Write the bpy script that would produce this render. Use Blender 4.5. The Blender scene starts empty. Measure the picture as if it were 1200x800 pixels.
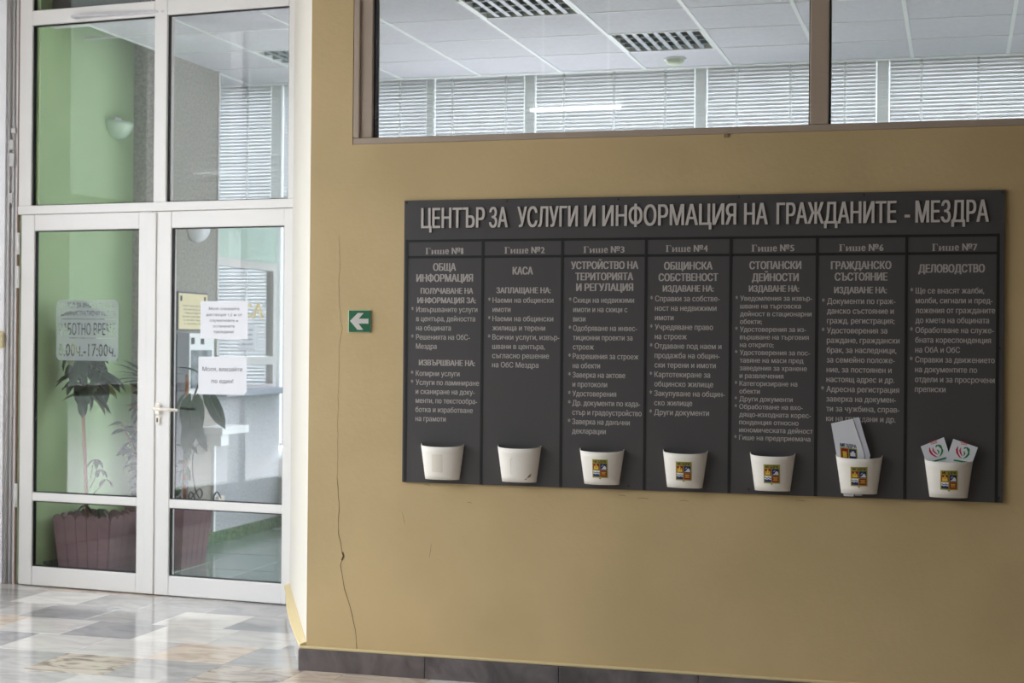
import bpy, math, random
from mathutils import Vector, Matrix

# ------------------------------------------------------------------ camera, world, light, exposure
SC = bpy.context.scene
COL = SC.collection
cam_data = bpy.data.cameras.new('camera')
cam = bpy.data.objects.new('camera', cam_data); COL.objects.link(cam)
YAW, PITCH, ROLL = 0.27951, 0.00168, 0.0088
F_ = Vector((-math.sin(YAW)*math.cos(PITCH), math.cos(YAW)*math.cos(PITCH), math.sin(PITCH)))
R_ = Vector((math.cos(YAW), math.sin(YAW), 0)); U_ = R_.cross(F_)
R2 = R_*math.cos(ROLL) + U_*math.sin(ROLL); U2 = -R_*math.sin(ROLL) + U_*math.cos(ROLL)
m = Matrix((R2, U2, -F_)).transposed().to_4x4(); m.translation = (0, -6.459, 1.42)
cam.matrix_world = m
cam_data.lens = 1825.2/1200*36; cam_data.sensor_width = 36
cam_data.dof.use_dof = True; cam_data.dof.focus_distance = 6.35; cam_data.dof.aperture_fstop = 4.0
cam_data.clip_start = 0.05
SC.camera = cam

world = bpy.data.worlds.new('overcast_sky'); SC.world = world; world.use_nodes = True
wn = world.node_tree.nodes; wl = world.node_tree.links
bg = wn['Background']; bg.inputs['Strength'].default_value = 6.0
tc = wn.new('ShaderNodeTexCoord'); sx = wn.new('ShaderNodeSeparateXYZ'); wr = wn.new('ShaderNodeValToRGB')
wl.new(tc.outputs['Generated'], sx.inputs[0]); wl.new(sx.outputs['Z'], wr.inputs['Fac']); wl.new(wr.outputs['Color'], bg.inputs['Color'])
# ground, a darker belt of far houses and trees along the horizon, bright overcast sky above
cr = wr.color_ramp; cr.elements[0].position = 0.0; cr.elements[0].color = (0.42, 0.43, 0.45, 1)
cr.elements[1].position = 1.0; cr.elements[1].color = (0.88, 0.95, 1.0, 1)
for pos, c3 in ((0.46, (0.42, 0.43, 0.45)), (0.48, (0.10, 0.115, 0.11)), (0.605, (0.10, 0.115, 0.11)), (0.63, (0.86, 0.93, 1.0))):
    e = cr.elements.new(pos); e.color = (*c3, 1)
mz = wn.new('ShaderNodeMath'); mz.operation = 'MULTIPLY_ADD'; mz.inputs[1].default_value = .5; mz.inputs[2].default_value = .5
wl.new(sx.outputs['Z'], mz.inputs[0]); wl.new(mz.outputs[0], wr.inputs['Fac'])

def portal(loc, rot, sx_, sy_):
    l = bpy.data.lights.new('daylight_portal', 'AREA'); l.shape = 'RECTANGLE'; l.size = sx_; l.size_y = sy_
    l.cycles.is_portal = True
    o = bpy.data.objects.new('daylight_portal', l); COL.objects.link(o); o.location = loc; o.rotation_euler = rot

# daylight comes in through the glazed front of the lobby (left, out of frame) and the windows of the office
portal((-6.62, -2.65, 2.22), (0, math.radians(-90), 0), 4.15, 5.5)
portal((-1.75, 4.76, 2.02), (math.radians(-90), 0, 0), 9.0, 2.95)
SC.view_settings.view_transform = 'Standard'; SC.view_settings.look = 'None'
SC.view_settings.gamma = 1.0; SC.view_settings.use_curve_mapping = False
SC.view_settings.exposure = 1.25
SC.cycles.max_bounces = 10; SC.cycles.diffuse_bounces = 6; SC.cycles.glossy_bounces = 4
SC.cycles.transparent_max_bounces = 16; SC.cycles.transmission_bounces = 6
SC.cycles.caustics_reflective = False; SC.cycles.caustics_refractive = False

# ------------------------------------------------------------------ helpers
random.seed(7)
def lin(c):
    return tuple((v/255/12.92 if v/255 <= 0.04045 else ((v/255+0.055)/1.055)**2.4) for v in c) + (1,)

def mat(name, rgb, rough=0.6, metal=0.0, rgb2=None, scale=8.0, bump=0.0, bscale=60.0, detail=4, spec=0.5, emit=None, estr=0, lo=0.35, hi=0.65):
    M = bpy.data.materials.new(name); M.use_nodes = True
    n = M.node_tree.nodes; l = M.node_tree.links; p = n['Principled BSDF']
    p.inputs['Base Color'].default_value = lin(rgb); p.inputs['Roughness'].default_value = rough
    p.inputs['Metallic'].default_value = metal; p.inputs['Specular IOR Level'].default_value = spec
    t = n.new('ShaderNodeTexCoord')
    if rgb2:
        x = n.new('ShaderNodeTexNoise'); x.inputs['Scale'].default_value = scale; x.inputs['Detail'].default_value = detail
        r = n.new('ShaderNodeValToRGB'); r.color_ramp.elements[0].color = lin(rgb); r.color_ramp.elements[1].color = lin(rgb2)
        r.color_ramp.elements[0].position = lo; r.color_ramp.elements[1].position = hi
        l.new(t.outputs['Object'], x.inputs['Vector']); l.new(x.outputs['Fac'], r.inputs['Fac']); l.new(r.outputs['Color'], p.inputs['Base Color'])
    if bump:
        x = n.new('ShaderNodeTexNoise'); x.inputs['Scale'].default_value = bscale; x.inputs['Detail'].default_value = 3
        b = n.new('ShaderNodeBump'); b.inputs['Strength'].default_value = bump; b.inputs['Distance'].default_value = 0.01
        l.new(t.outputs['Object'], x.inputs['Vector']); l.new(x.outputs['Fac'], b.inputs['Height']); l.new(b.outputs['Normal'], p.inputs['Normal'])
    if emit:
        p.inputs['Emission Color'].default_value = lin(emit); p.inputs['Emission Strength'].default_value = estr
    return M

def marble(name, base, vein, rough=0.12, scale=3.0, amt=0.5):
    M = mat(name, base, rough); n = M.node_tree.nodes; l = M.node_tree.links; p = n['Principled BSDF']
    g = n.new('ShaderNodeNewGeometry'); w = n.new('ShaderNodeTexNoise'); w.inputs['Scale'].default_value = scale
    w.inputs['Detail'].default_value = 6; w.inputs['Distortion'].default_value = 1.6
    mp = n.new('ShaderNodeMapping'); mp.inputs['Scale'].default_value = (1, 2.4, 1); mp.inputs['Rotation'].default_value = (0, 0, 0.6)
    oi = n.new('ShaderNodeObjectInfo'); ad = n.new('ShaderNodeVectorMath'); ad.operation = 'MULTIPLY_ADD'
    l.new(oi.outputs['Location'], ad.inputs[0]); ad.inputs[1].default_value = (3.7, 5.1, 2.3); l.new(g.outputs['Position'], ad.inputs[2])
    l.new(ad.outputs[0], mp.inputs[0]); l.new(mp.outputs[0], w.inputs['Vector'])
    r = n.new('ShaderNodeValToRGB'); r.color_ramp.elements[0].color = lin(vein); r.color_ramp.elements[1].color = lin(base)
    r.color_ramp.elements[0].position = 0.36; r.color_ramp.elements[1].position = 0.36 + 0.3*amt
    l.new(w.outputs['Fac'], r.inputs['Fac']); l.new(r.outputs['Color'], p.inputs['Base Color'])
    return M

def glass(name, tint=(255, 255, 255)):
    M = bpy.data.materials.new(name); M.use_nodes = True; n = M.node_tree.nodes; l = M.node_tree.links
    n.remove(n['Principled BSDF']); out = n['Material Output']
    tr = n.new('ShaderNodeBsdfTransparent'); tr.inputs[0].default_value = lin(tint)
    gl = n.new('ShaderNodeBsdfGlossy'); gl.inputs['Roughness'].default_value = 0.0
    geo = n.new('ShaderNodeNewGeometry'); ma = n.new('ShaderNodeMath'); ma.operation = 'MULTIPLY_ADD'
    ma.inputs[1].default_value = 1/1.5 - 1.5; ma.inputs[2].default_value = 1.5
    fr = n.new('ShaderNodeFresnel'); mx = n.new('ShaderNodeMixShader')
    l.new(geo.outputs['Backfacing'], ma.inputs[0]); l.new(ma.outputs[0], fr.inputs['IOR'])
    l.new(fr.outputs[0], mx.inputs[0]); l.new(tr.outputs[0], mx.inputs[1]); l.new(gl.outputs[0], mx.inputs[2]); l.new(mx.outputs[0], out.inputs[0])
    return M

def sheer(name, rgb, transp, transl=0.0):
    """diffuse surface that lets part of the light through (frosted film, blind slats)"""
    M = bpy.data.materials.new(name); M.use_nodes = True; n = M.node_tree.nodes; l = M.node_tree.links
    n.remove(n['Principled BSDF']); out = n['Material Output']
    d = n.new('ShaderNodeBsdfDiffuse'); d.inputs[0].default_value = lin(rgb)
    t = n.new('ShaderNodeBsdfTranslucent'); t.inputs[0].default_value = lin(rgb)
    tr = n.new('ShaderNodeBsdfTransparent'); a = n.new('ShaderNodeMixShader'); b = n.new('ShaderNodeMixShader')
    a.inputs[0].default_value = transl; b.inputs[0].default_value = transp
    l.new(d.outputs[0], a.inputs[1]); l.new(t.outputs[0], a.inputs[2]); l.new(a.outputs[0], b.inputs[1]); l.new(tr.outputs[0], b.inputs[2])
    l.new(b.outputs[0], out.inputs[0]); return M

def wmat(o):
    m = Matrix.Identity(4)
    while o: m = o.matrix_basis @ m; o = o.parent
    return m

def props(o, label=None, cat=None, group=None, kind=None):
    if label: o['label'] = label
    if cat: o['category'] = cat
    if group: o['group'] = group
    if kind: o['kind'] = kind
    return o

def empty(name, loc=(0, 0, 0), rz=0.0, **k):
    o = bpy.data.objects.new(name, None); COL.objects.link(o); o.location = loc; o.rotation_euler = (0, 0, rz); o.empty_display_size = 0.05
    return props(o, **k)

class MB:
    def __init__(s): s.v = []; s.f = []; s.mi = []
    def add(s, vs, fs, M=None, mi=0):
        b = len(s.v)
        for v in vs:
            v = Vector(v); s.v.append(M @ v if M else v)
        for f in fs: s.f.append([b+i for i in f]); s.mi.append(mi)
        return s
    def box(s, x0, x1, y0, y1, z0, z1, M=None, mi=0):
        if x0 > x1: x0, x1 = x1, x0
        if y0 > y1: y0, y1 = y1, y0
        if z0 > z1: z0, z1 = z1, z0
        return s.add([(x0,y0,z0),(x1,y0,z0),(x1,y1,z0),(x0,y1,z0),(x0,y0,z1),(x1,y0,z1),(x1,y1,z1),(x0,y1,z1)],
                     [(0,3,2,1),(4,5,6,7),(0,1,5,4),(1,2,6,5),(2,3,7,6),(3,0,4,7)], M, mi)
    def prism(s, pts, fn0, fn1, mi=0):
        """closed solid between two copies of a 2D outline, mapped by fn0 (front) and fn1 (back)"""
        n = len(pts); vs = [fn0(*p) for p in pts] + [fn1(*p) for p in pts]
        fs = [tuple(range(n)), tuple(range(2*n-1, n-1, -1))] + [(i+n, (i+1) % n+n, (i+1) % n, i) for i in range(n)]
        return s.add(vs, fs, None, mi)
    def tube(s, pts, r, n=8, M=None, caps=True):
        pts = [Vector(p) for p in pts]; rings = []; prev = None
        for i, p in enumerate(pts):
            d = (pts[min(i+1, len(pts)-1)] - pts[max(i-1, 0)]).normalized()
            a = prev if prev is not None else (Vector((0, 0, 1)) if abs(d.z) < 0.9 else Vector((1, 0, 0)))
            a = (a - d*a.dot(d)).normalized(); prev = a; b = d.cross(a); rr = r[i] if isinstance(r, (list, tuple)) else r
            rings.append([p + (a*math.cos(t) + b*math.sin(t))*rr for t in [2*math.pi*k/n for k in range(n)]])
        vs = [v for g in rings for v in g]; fs = []
        for i in range(len(pts)-1):
            for k in range(n): fs.append((i*n+k, i*n+(k+1) % n, (i+1)*n+(k+1) % n, (i+1)*n+k))
        if caps: fs.append(tuple(range(n-1, -1, -1))); fs.append(tuple((len(pts)-1)*n+k for k in range(n)))
        return s.add(vs, fs, M)
    def build(s, name, mats, parent=None, smooth=False, bevel=0.0, world=True, **k):
        """link as ONE mesh object; coordinates are world ones unless world=False"""
        me = bpy.data.meshes.new(name); inv = wmat(parent).inverted() if (parent and world) else None
        vs = [inv @ v for v in s.v] if inv else s.v
        org = None
        if not parent and world and vs:
            xs = [v.x for v in vs]; ys = [v.y for v in vs]; zs = [v.z for v in vs]
            org = Vector(((min(xs)+max(xs))/2, (min(ys)+max(ys))/2, min(zs))); vs = [v-org for v in vs]
        me.from_pydata([tuple(v) for v in vs], [], s.f)
        for mm in (mats if isinstance(mats, (list, tuple)) else [mats]): me.materials.append(mm)
        if any(s.mi):
            for p, i in zip(me.polygons, s.mi): p.material_index = i
        if smooth:
            for p in me.polygons: p.use_smooth = True
        me.update()
        o = bpy.data.objects.new(name, me); COL.objects.link(o); o.parent = parent
        if org: o.location = org
        if bevel:
            b = o.modifiers.new('bevel', 'BEVEL'); b.width = bevel; b.segments = 2; b.limit_method = 'ANGLE'
        return props(o, **k)

def shared(name, me, mats, loc, parent=None, rot=None):
    o = bpy.data.objects.new(name, me); COL.objects.link(o); o.parent = parent; o.location = loc
    if rot is not None: o.rotation_euler = rot
    return o

def box_mesh(name, sx_, sy_, sz_, material, bev=0.0):
    """box mesh centred in x and y with its top at z=0, edges chamfered on top"""
    b = MB(); x, y = sx_/2, sy_/2
    if bev:
        b.add([(-x,-y,-sz_),(x,-y,-sz_),(x,y,-sz_),(-x,y,-sz_),(-x,-y,-bev),(x,-y,-bev),(x,y,-bev),(-x,y,-bev),
               (-x+bev,-y+bev,0),(x-bev,-y+bev,0),(x-bev,y-bev,0),(-x+bev,y-bev,0)],
              [(0,3,2,1),(0,1,5,4),(1,2,6,5),(2,3,7,6),(3,0,4,7),(4,5,9,8),(5,6,10,9),(6,7,11,10),(7,4,8,11),(8,9,10,11)])
    else: b.box(-x, x, -y, y, -sz_, 0)
    me = bpy.data.meshes.new(name); me.from_pydata([tuple(v) for v in b.v], [], b.f); me.materials.append(material); return me

# --- lettering: outlines of the built-in font, merged by winding number and filled, as 2D (verts, faces, boundary edges)
import numpy as np
from mathutils.geometry import delaunay_2d_cdt
_cache = {}
def outlines(s, res):
    c = bpy.data.curves.new('tmp', 'FONT'); c.body = s; c.size = 1.0
    o = bpy.data.objects.new('tmp', c); COL.objects.link(o); bpy.context.view_layer.update()
    cu = o.to_curve(bpy.context.evaluated_depsgraph_get()); loops = []
    for sp in cu.splines:
        bp = sp.bezier_points; n = len(bp); pts = []
        if n < 2: continue
        for i in range(n):
            p0, p1, p2, p3 = bp[i].co, bp[i].handle_right, bp[(i+1) % n].handle_left, bp[(i+1) % n].co
            d = p3-p0; L = d.length or 1e-9
            flat = abs(d.x*(p1-p0).y-d.y*(p1-p0).x)/L < 1e-3 and abs(d.x*(p2-p0).y-d.y*(p2-p0).x)/L < 1e-3
            for k in range(1 if flat else res):
                t = k/(1 if flat else res); u = 1-t; q = p0*u**3 + p1*3*u*u*t + p2*3*u*t*t + p3*t**3
                if not pts or (abs(q.x-pts[-1][0])+abs(q.y-pts[-1][1])) > 1e-4: pts.append((q.x, q.y))
        if len(pts) > 2: loops.append(pts)
    o.to_curve_clear(); bpy.data.objects.remove(o); bpy.data.curves.remove(c); return loops
def glyphs(s, res=2):
    if (s, res) in _cache: return _cache[(s, res)]
    V = []; E = []
    for l in outlines(s, res):
        n = len(V); V += [Vector(p) for p in l]; E += [(n+i, n+(i+1) % len(l)) for i in range(len(l))]
    ov, oe, of_ = delaunay_2d_cdt(V, E, [], 0, 1e-5)[:3]
    P = np.array([(v.x, v.y) for v in V]); EA = np.array(E); A = P[EA[:, 0]]; B = P[EA[:, 1]]
    O = np.array([(v.x, v.y) for v in ov]); T = np.array([list(f) for f in of_]); Cn = O[T].mean(1)
    ay, by = A[None, :, 1], B[None, :, 1]; cy, cx = Cn[:, 1, None], Cn[:, 0, None]
    up = (ay <= cy) & (by > cy); dn = (by <= cy) & (ay > cy); den = np.where(up | dn, by-ay, 1.0)
    right = (A[None, :, 0] + (cy-ay)/den*(B[None, :, 0]-A[None, :, 0])) > cx
    wnd = (up & right).sum(1).astype(int) - (dn & right).sum(1).astype(int)
    fs = []; cnt = {}
    for t, w in zip(T, wnd):
        if w == 0: continue
        i, j, k = (int(x) for x in t)
        if (O[j, 0]-O[i, 0])*(O[k, 1]-O[i, 1])-(O[j, 1]-O[i, 1])*(O[k, 0]-O[i, 0]) < 0: j, k = k, j
        fs.append((i, j, k))
        for e_ in ((i, j), (j, k), (k, i)): cnt.setdefault((min(e_), max(e_)), []).append(e_)
    used = sorted({i for f in fs for i in f}); mp = {o_: n_ for n_, o_ in enumerate(used)}
    _cache[(s, res)] = ([tuple(O[i]) for i in used], [tuple(mp[i] for i in f) for f in fs], [tuple(mp[i] for i in v[0]) for v in cnt.values() if len(v) == 1])
    return _cache[(s, res)]
CAP = max(v[1] for v in glyphs('Н')[0])
def natural(s): v = glyphs(s)[0]; return (max(p[0] for p in v) - min(p[0] for p in v))/CAP   # width in cap heights

def letters(mb, s, fn, x, zc, cap, xs=None, width=None, align='left', bold=0.0, depth=0.0, mi=0):
    """write s with cap height cap, centred on height zc; fn(u, v, d) maps to the world"""
    vs, fs, bd = glyphs(s); x0 = min(p[0] for p in vs); w = max(p[0] for p in vs) - x0
    k = cap/CAP
    sxx = (width - bold)/w if width else k*(xs or 1.0)
    off = 0 if align == 'left' else -(w*sxx+bold)/2
    for q, sh in enumerate(((0, bold) if bold else (0,))):
        pts = [(x + off + (p[0]-x0)*sxx + sh, zc - cap/2 + p[1]*k) for p in vs]
        mb.add([fn(u, v, depth + q*0.00008) for u, v in pts], fs, None, mi)
        if depth:
            vv = []; ff = []
            for a, b in bd:
                n = len(vv); vv += [fn(*pts[a], depth), fn(*pts[b], depth), fn(*pts[b], 0), fn(*pts[a], 0)]; ff.append((n, n+1, n+2, n+3))
            mb.add(vv, ff, None, mi+1)
    return mb

# ------------------------------------------------------------------ materials
M = dict(
    yellow=mat('ochre_plaster', (204, 178, 133), 0.65, rgb2=(192, 168, 124), scale=1.6, bump=0.12, bscale=45, detail=6, spec=0.3),
    white_wall=mat('white_plaster', (216, 209, 198), 0.6, bump=0.08, bscale=40),
    cream=mat('cream_lip', (214, 194, 148), 0.6),
    green=mat('green_paint', (182, 212, 160), 0.6, rgb2=(175, 206, 153), scale=2, bump=0.05, bscale=80),
    speckle=mat('speckled_grey_render', (150, 146, 138), 0.85, rgb2=(172, 168, 160), scale=60, bump=0.25, bscale=110, detail=5),
    speckle_light=mat('speckled_pale_grey', (176, 179, 184), 0.8, rgb2=(198, 201, 206), scale=60, bump=0.15, bscale=110, detail=5),
    pvc=mat('white_pvc', (228, 225, 223), 0.35, spec=0.4),
    pvc_cool=mat('pale_window_frame', (248, 250, 250), 0.4),
    taupe=mat('taupe_painted_frame', (176, 158, 142), 0.5, bump=0.04, bscale=90),
    gasket=mat('black_rubber_gasket', (18, 18, 20), 0.7),
    glass=glass('clear_window_glass'),
    ceil=mat('mineral_ceiling_tile', (208, 207, 214), 0.9, rgb2=(200, 199, 206), scale=40, bump=0.1, bscale=150),
    tbar=mat('white_tbar', (228, 230, 230), 0.5),
    inner_white=mat('office_white_wall', (235, 235, 232), 0.8),
    slat=sheer('white_blind_slat', (244, 246, 248), 0.0, 0.012),
    cover=sheer('translucent_mullion_strip', (236, 240, 240), 0.0, 0.045),
    tape=sheer('ladder_tape', (255, 255, 255), 0.55, 0.5),
    cord=mat('white_cord', (246, 248, 250), 0.7),
    lobby_far=mat('brown_grey_wall', (88, 76, 64), 0.8),
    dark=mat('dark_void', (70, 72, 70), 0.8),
    board=mat('dark_grey_board', (78, 75, 75), 0.42, bump=0.02, bscale=150, spec=0.4),
    black=mat('black_line', (22, 20, 20), 0.5),
    letter=mat('silver_grey_lettering', (176, 168, 163), 0.55),
    letter_edge=mat('letter_edge', (30, 28, 28), 0.6),
    title=mat('pale_title_lettering', (196, 188, 182), 0.5),
    steel=mat('screw_steel', (70, 66, 62), 0.4, 0.8),
    cup=mat('white_plastic', (246, 238, 228), 0.4, spec=0.4),
    residue=mat('sticker_residue', (232, 222, 207), 0.6),
    stain=mat('brown_stain', (150, 132, 108), 0.7),
    paper=mat('white_paper', (226, 226, 232), 0.7), paper2=mat('white_paper_back', (205, 205, 214), 0.7),
    gold=mat('emblem_gold', (170, 160, 60), 0.4), e_red=mat('emblem_red', (150, 28, 26), 0.4), e_blue=mat('emblem_blue', (30, 44, 96), 0.4),
    e_white=mat('emblem_white', (225, 225, 225), 0.4), e_yellow=mat('emblem_yellow', (222, 196, 60), 0.4), e_green=mat('emblem_green', (30, 130, 60), 0.4),
    e_ink=mat('emblem_ink', (40, 40, 20), 0.5), e_crim=mat('leaflet_crimson', (190, 30, 60), 0.5),
    sgreen=mat('exit_sign_green', (8, 96, 58), 0.45), swhite=mat('exit_sign_white', (205, 198, 192), 0.5), sedge=mat('sign_edge', (196, 216, 190), 0.5),
    crack=mat('crack_shadow', (96, 78, 52), 0.9), scuff=mat('scuff_mark', (140, 122, 84), 0.8),
    marble_dark=marble('dark_grey_marble', (112, 104, 104), (80, 74, 75), 0.3, 5, 0.9),
    picket=mat('mauve_wood', (112, 84, 90), 0.6, rgb2=(98, 72, 78), scale=12), soil=mat('potting_soil', (52, 42, 34), 0.95, bump=0.5, bscale=60),
    leaf=mat('dark_rubber_leaf', (30, 50, 30), 0.5, spec=.25), leaf2=mat('mid_green_leaf', (52, 78, 44), 0.5, spec=.25), leaf3=mat('variegated_leaf', (120, 130, 70), 0.5),
    redleaf=mat('rust_red_leaf', (160, 72, 48), 0.5), bark=mat('brown_stem', (150, 104, 74), 0.8), stem=mat('green_stem', (70, 76, 50), 0.7),
    gfloor=marble('pale_floor_joint', (196, 204, 200), (180, 190, 186), 0.15, 9, 1.0), gskirt=marble('green_marble_skirting', (112, 148, 116), (50, 84, 60), 0.3, 26, 1.0),
    frost=sheer('frosted_film', (190, 198, 196), 0.36, 0.4),
    ink=mat('printed_ink', (64, 64, 76), 0.7), goldletter=mat('pale_gold_lettering', (232, 208, 150), 0.5),
    plaque=mat('cream_yellow_plaque', (236, 222, 176), 0.4), plaque_edge=mat('plaque_frame', (84, 84, 96), 0.4),
    greydark=mat('dark_grey_panel', (92, 92, 100), 0.6), photo=mat('printed_picture', (150, 158, 166), 0.5, rgb2=(96, 104, 110), scale=14),
    ledge=mat('blue_grey_ledge', (168, 174, 190), 0.4), palegreen=mat('pale_green_panel', (204, 226, 214), 0.6),
    steelrod=mat('galvanised_rod', (200, 198, 198), 0.4, 0.3), rust=mat('brown_seal', (120, 92, 74), 0.8), brass=mat('cream_latch', (214, 200, 160), 0.4),
    lampglass=mat('opal_lamp_glass', (200, 226, 200), 0.2), lampwhite=mat('white_opal_glass', (232, 232, 236), 0.2),
    louvre=mat('aluminium_louvre', (132, 140, 146), 0.45, 0.1), lamphouse=mat('lamp_housing', (150, 176, 150), 0.5), tube=mat('fluorescent_tube_off', (228, 232, 230), 0.3),
    lit=mat('lit_fluorescent_tube', (255, 255, 255), 0.3, emit=(240, 248, 255), estr=9.0),
    cable=mat('black_cable', (34, 36, 40), 0.5),
)

# ------------------------------------------------------------------ the setting: floors, walls, ceilings
FZ = -0.045; CZ = 3.31
DA = 0.08479; D0 = Vector((-1.6, 1.364, 0))
MD = Matrix.Translation(D0) @ Matrix.Rotation(-DA, 4, 'Z')          # frame of the glazed door screen: x = -s, y into the office
def dw(s, off, z): return MD @ Vector((-s, off, z))

# lobby floor with its marble tiles
fl = MB().box(-6.75, 3.6, -10, 1.9, FZ-0.15, FZ-0.012).build('floor', marble('lobby_floor_marble', (205, 198, 190), (170, 164, 160), 0.15, 2),
     label='polished lobby floor of mixed white, grey and beige marble tiles', kind='structure')
tones = [marble('marble_%s' % n, a, b, 0.10, sc, am) for n, a, b, sc, am in (
    ('white', (226, 220, 212), (208, 203, 198), 3, .8), ('grey', (184, 180, 176), (164, 161, 160), 3, .8), ('beige', (214, 196, 178), (190, 172, 156), 4, .7),
    ('veined', (200, 186, 172), (140, 126, 118), 5, .6), ('pale_grey', (208, 202, 196), (192, 187, 184), 3, .8), ('dark_grey', (166, 163, 163), (148, 146, 148), 3, .7))]
tile_me = {}
def floor_tile(x0, w, y0, d, k):
    key = (w, k)
    if key not in tile_me: tile_me[key] = box_mesh('tile', w-0.0012, d-0.0012, 0.012, tones[k], 0.0008)
    shared('tile', tile_me[key], None, (x0+w/2 - fl.location.x, y0+d/2 - fl.location.y, FZ - fl.location.z), fl)
rt = random.Random(12)
for r in range(9):
    y0 = 1.551 - 0.39*r - 0.39; x = -6.0 + rt.choice((0, .1, .2)); prev = 0
    while x < -1.7:
        w = rt.choice((.2, .4, .4, .4)); k = rt.choice((0, 0, 1, 2, 3, 4, 4, 1, 5, 1)); 
        if k == prev and rt.random() < .6: k = rt.choice((0, 4, 2))
        prev = k
        if not (x > -2.83 and y0 > -0.05): 
            floor_tile(x, w, y0, .39, k)
        x += w
# row right in front of the doors
x = -6.0
while x < -3.3:
    w = rt.choice((.2, .4)); floor_tile(x, w, 1.551, .39, rt.choice((0, 4, 4, 3, 2))) if x < -3.0 else None; x += w

# yellow wall with the board
B = MB().box(-2.80, 3.6, 0, 0.16, FZ-.1, 2.300).box(-2.80, -2.600, 0, 0.16, 2.300, 4.6).box(-2.600, 3.6, 0, 0.16, 3.20, 4.6).box(2.6, 3.6, 0, 0.16, 2.300, 3.20)
wf = B.build('wall_front', M['yellow'], label='ochre yellow plastered wall carrying the dark information board', kind='structure')
# cracks and scuffs in the plaster
def ribbon(pts, w, name, mt, y=-0.0006):
    b = MB(); n = len(pts)
    for i in range(n-1):
        (xa, za), (xb, zb) = pts[i], pts[i+1]; wa = w*(0.6+0.8*((i*37) % 10)/10); wb = w*(0.6+0.8*(((i+1)*37) % 10)/10)
        dx, dz = xb-xa, zb-za; L = math.hypot(dx, dz); nx, nz = -dz/L, dx/L
        b.prism([(xa-nx*wa, za-nz*wa), (xb-nx*wb, zb-nz*wb), (xb+nx*wb, zb+nz*wb), (xa+nx*wa, za+nz*wa)], lambda u, v: (u, y, v), lambda u, v: (u, 0.001, v))
    return b.build(name, mt, wf)
main = [(-2.659,1.9),(-2.655,1.75),(-2.659,1.653),(-2.65,1.52),(-2.641,1.482),(-2.653,1.417),(-2.656,1.311),(-2.658,1.045),(-2.659,.816),(-2.65,.703),(-2.649,.57),(-2.632,.483),(-2.627,.468),(-2.639,.429),(-2.618,.324),(-2.593,.25),(-2.567,.145),(-2.558,.062)]
rr = random.Random(3); pts = []
for i in range(len(main)-1):
    (a, b), (c, d) = main[i], main[i+1]; n = max(1, int(abs(b-d)/0.03))
    for k in range(n): t = k/n; pts.append((a+(c-a)*t+rr.uniform(-.0025, .0025), b+(d-b)*t))
pts.append(main[-1])
up = [p for p in pts if p[1] > 0.8]; lo = [p for p in pts if p[1] <= 0.83]
ribbon(up, 0.0004, 'crack', M['scuff']); ribbon(lo, 0.0011, 'crack', M['crack'])
ribbon([(-2.629,.489),(-2.624,.470),(-2.633,.452)], 0.004, 'crack', M['crack'])
ribbon([(-2.351,.676),(-2.345,.66),(-2.343,.645),(-2.337,.625)], 0.0007, 'crack', M['scuff']); ribbon([(-2.213,.545),(-2.217,.51),(-2.222,.483)], 0.0008, 'crack', M['scuff'])
for (a, b, c) in ((-1.30, .776, .05), (-1.38, .785, .03), (-1.12, .772, .04), (-2.25, .80, .03), (-.64, .79, .04), (-2.05, .73, .02)):
    ribbon([(a, b), (a+c*.5, b+.001), (a+c, b-.002)], 0.0009, 'scuff_mark', M['scuff'])
MB().box(-0.945, -0.925, -0.004, 0.001, 2.285, 2.300).build('chip', M['scuff'], wf)

# marble baseboard, slab by slab, under a rough cream plaster lip
bb = empty('baseboard_front', (-2.83, 0, FZ), label='low baseboard of dark grey marble slabs below the yellow wall', kind='structure')
xs = [-2.831, -2.231, -1.628, -1.03, -0.43, 0.17, 0.77, 1.37, 1.97, 2.57]
for a, b in zip(xs[:-1], xs[1:]):
    MB().box(a+.0012, b-.0012, -0.022, -0.0005, FZ, 0.049).build('slab', M['marble_dark'], bb, bevel=0.0015)
MB().box(-2.831, 2.57, -0.013, -0.0003, 0.0492, 0.062).build('plaster_lip', M['cream'], bb, bevel=0.003)

# splayed white wall between the yellow wall and the door screen, with its curved skirting
P0 = Vector((-2.80, 0.0)); P1 = Vector((-3.575, 1.545))
dirv = (P1-P0).normalized(); nrm = Vector((-dirv.y, dirv.x))      # nrm points to the lobby (left)
if nrm.x > 0: nrm = -nrm
def splay(t, off, z): p = P0 + dirv*t + nrm*off; return Vector((p.x, p.y, z))
LN = (P1-P0).length
b = MB(); b.add([splay(0,0,FZ), splay(LN,0,FZ), splay(LN,-.12,FZ), Vector((-2.66,.161,FZ)), splay(0,0,4.6), splay(LN,0,4.6), splay(LN,-.12,4.6), Vector((-2.66,.161,4.6))],
   [(0,1,2,3),(4,7,6,5),(0,4,5,1),(1,5,6,2),(2,6,7,3),(3,7,4,0)])
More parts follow.
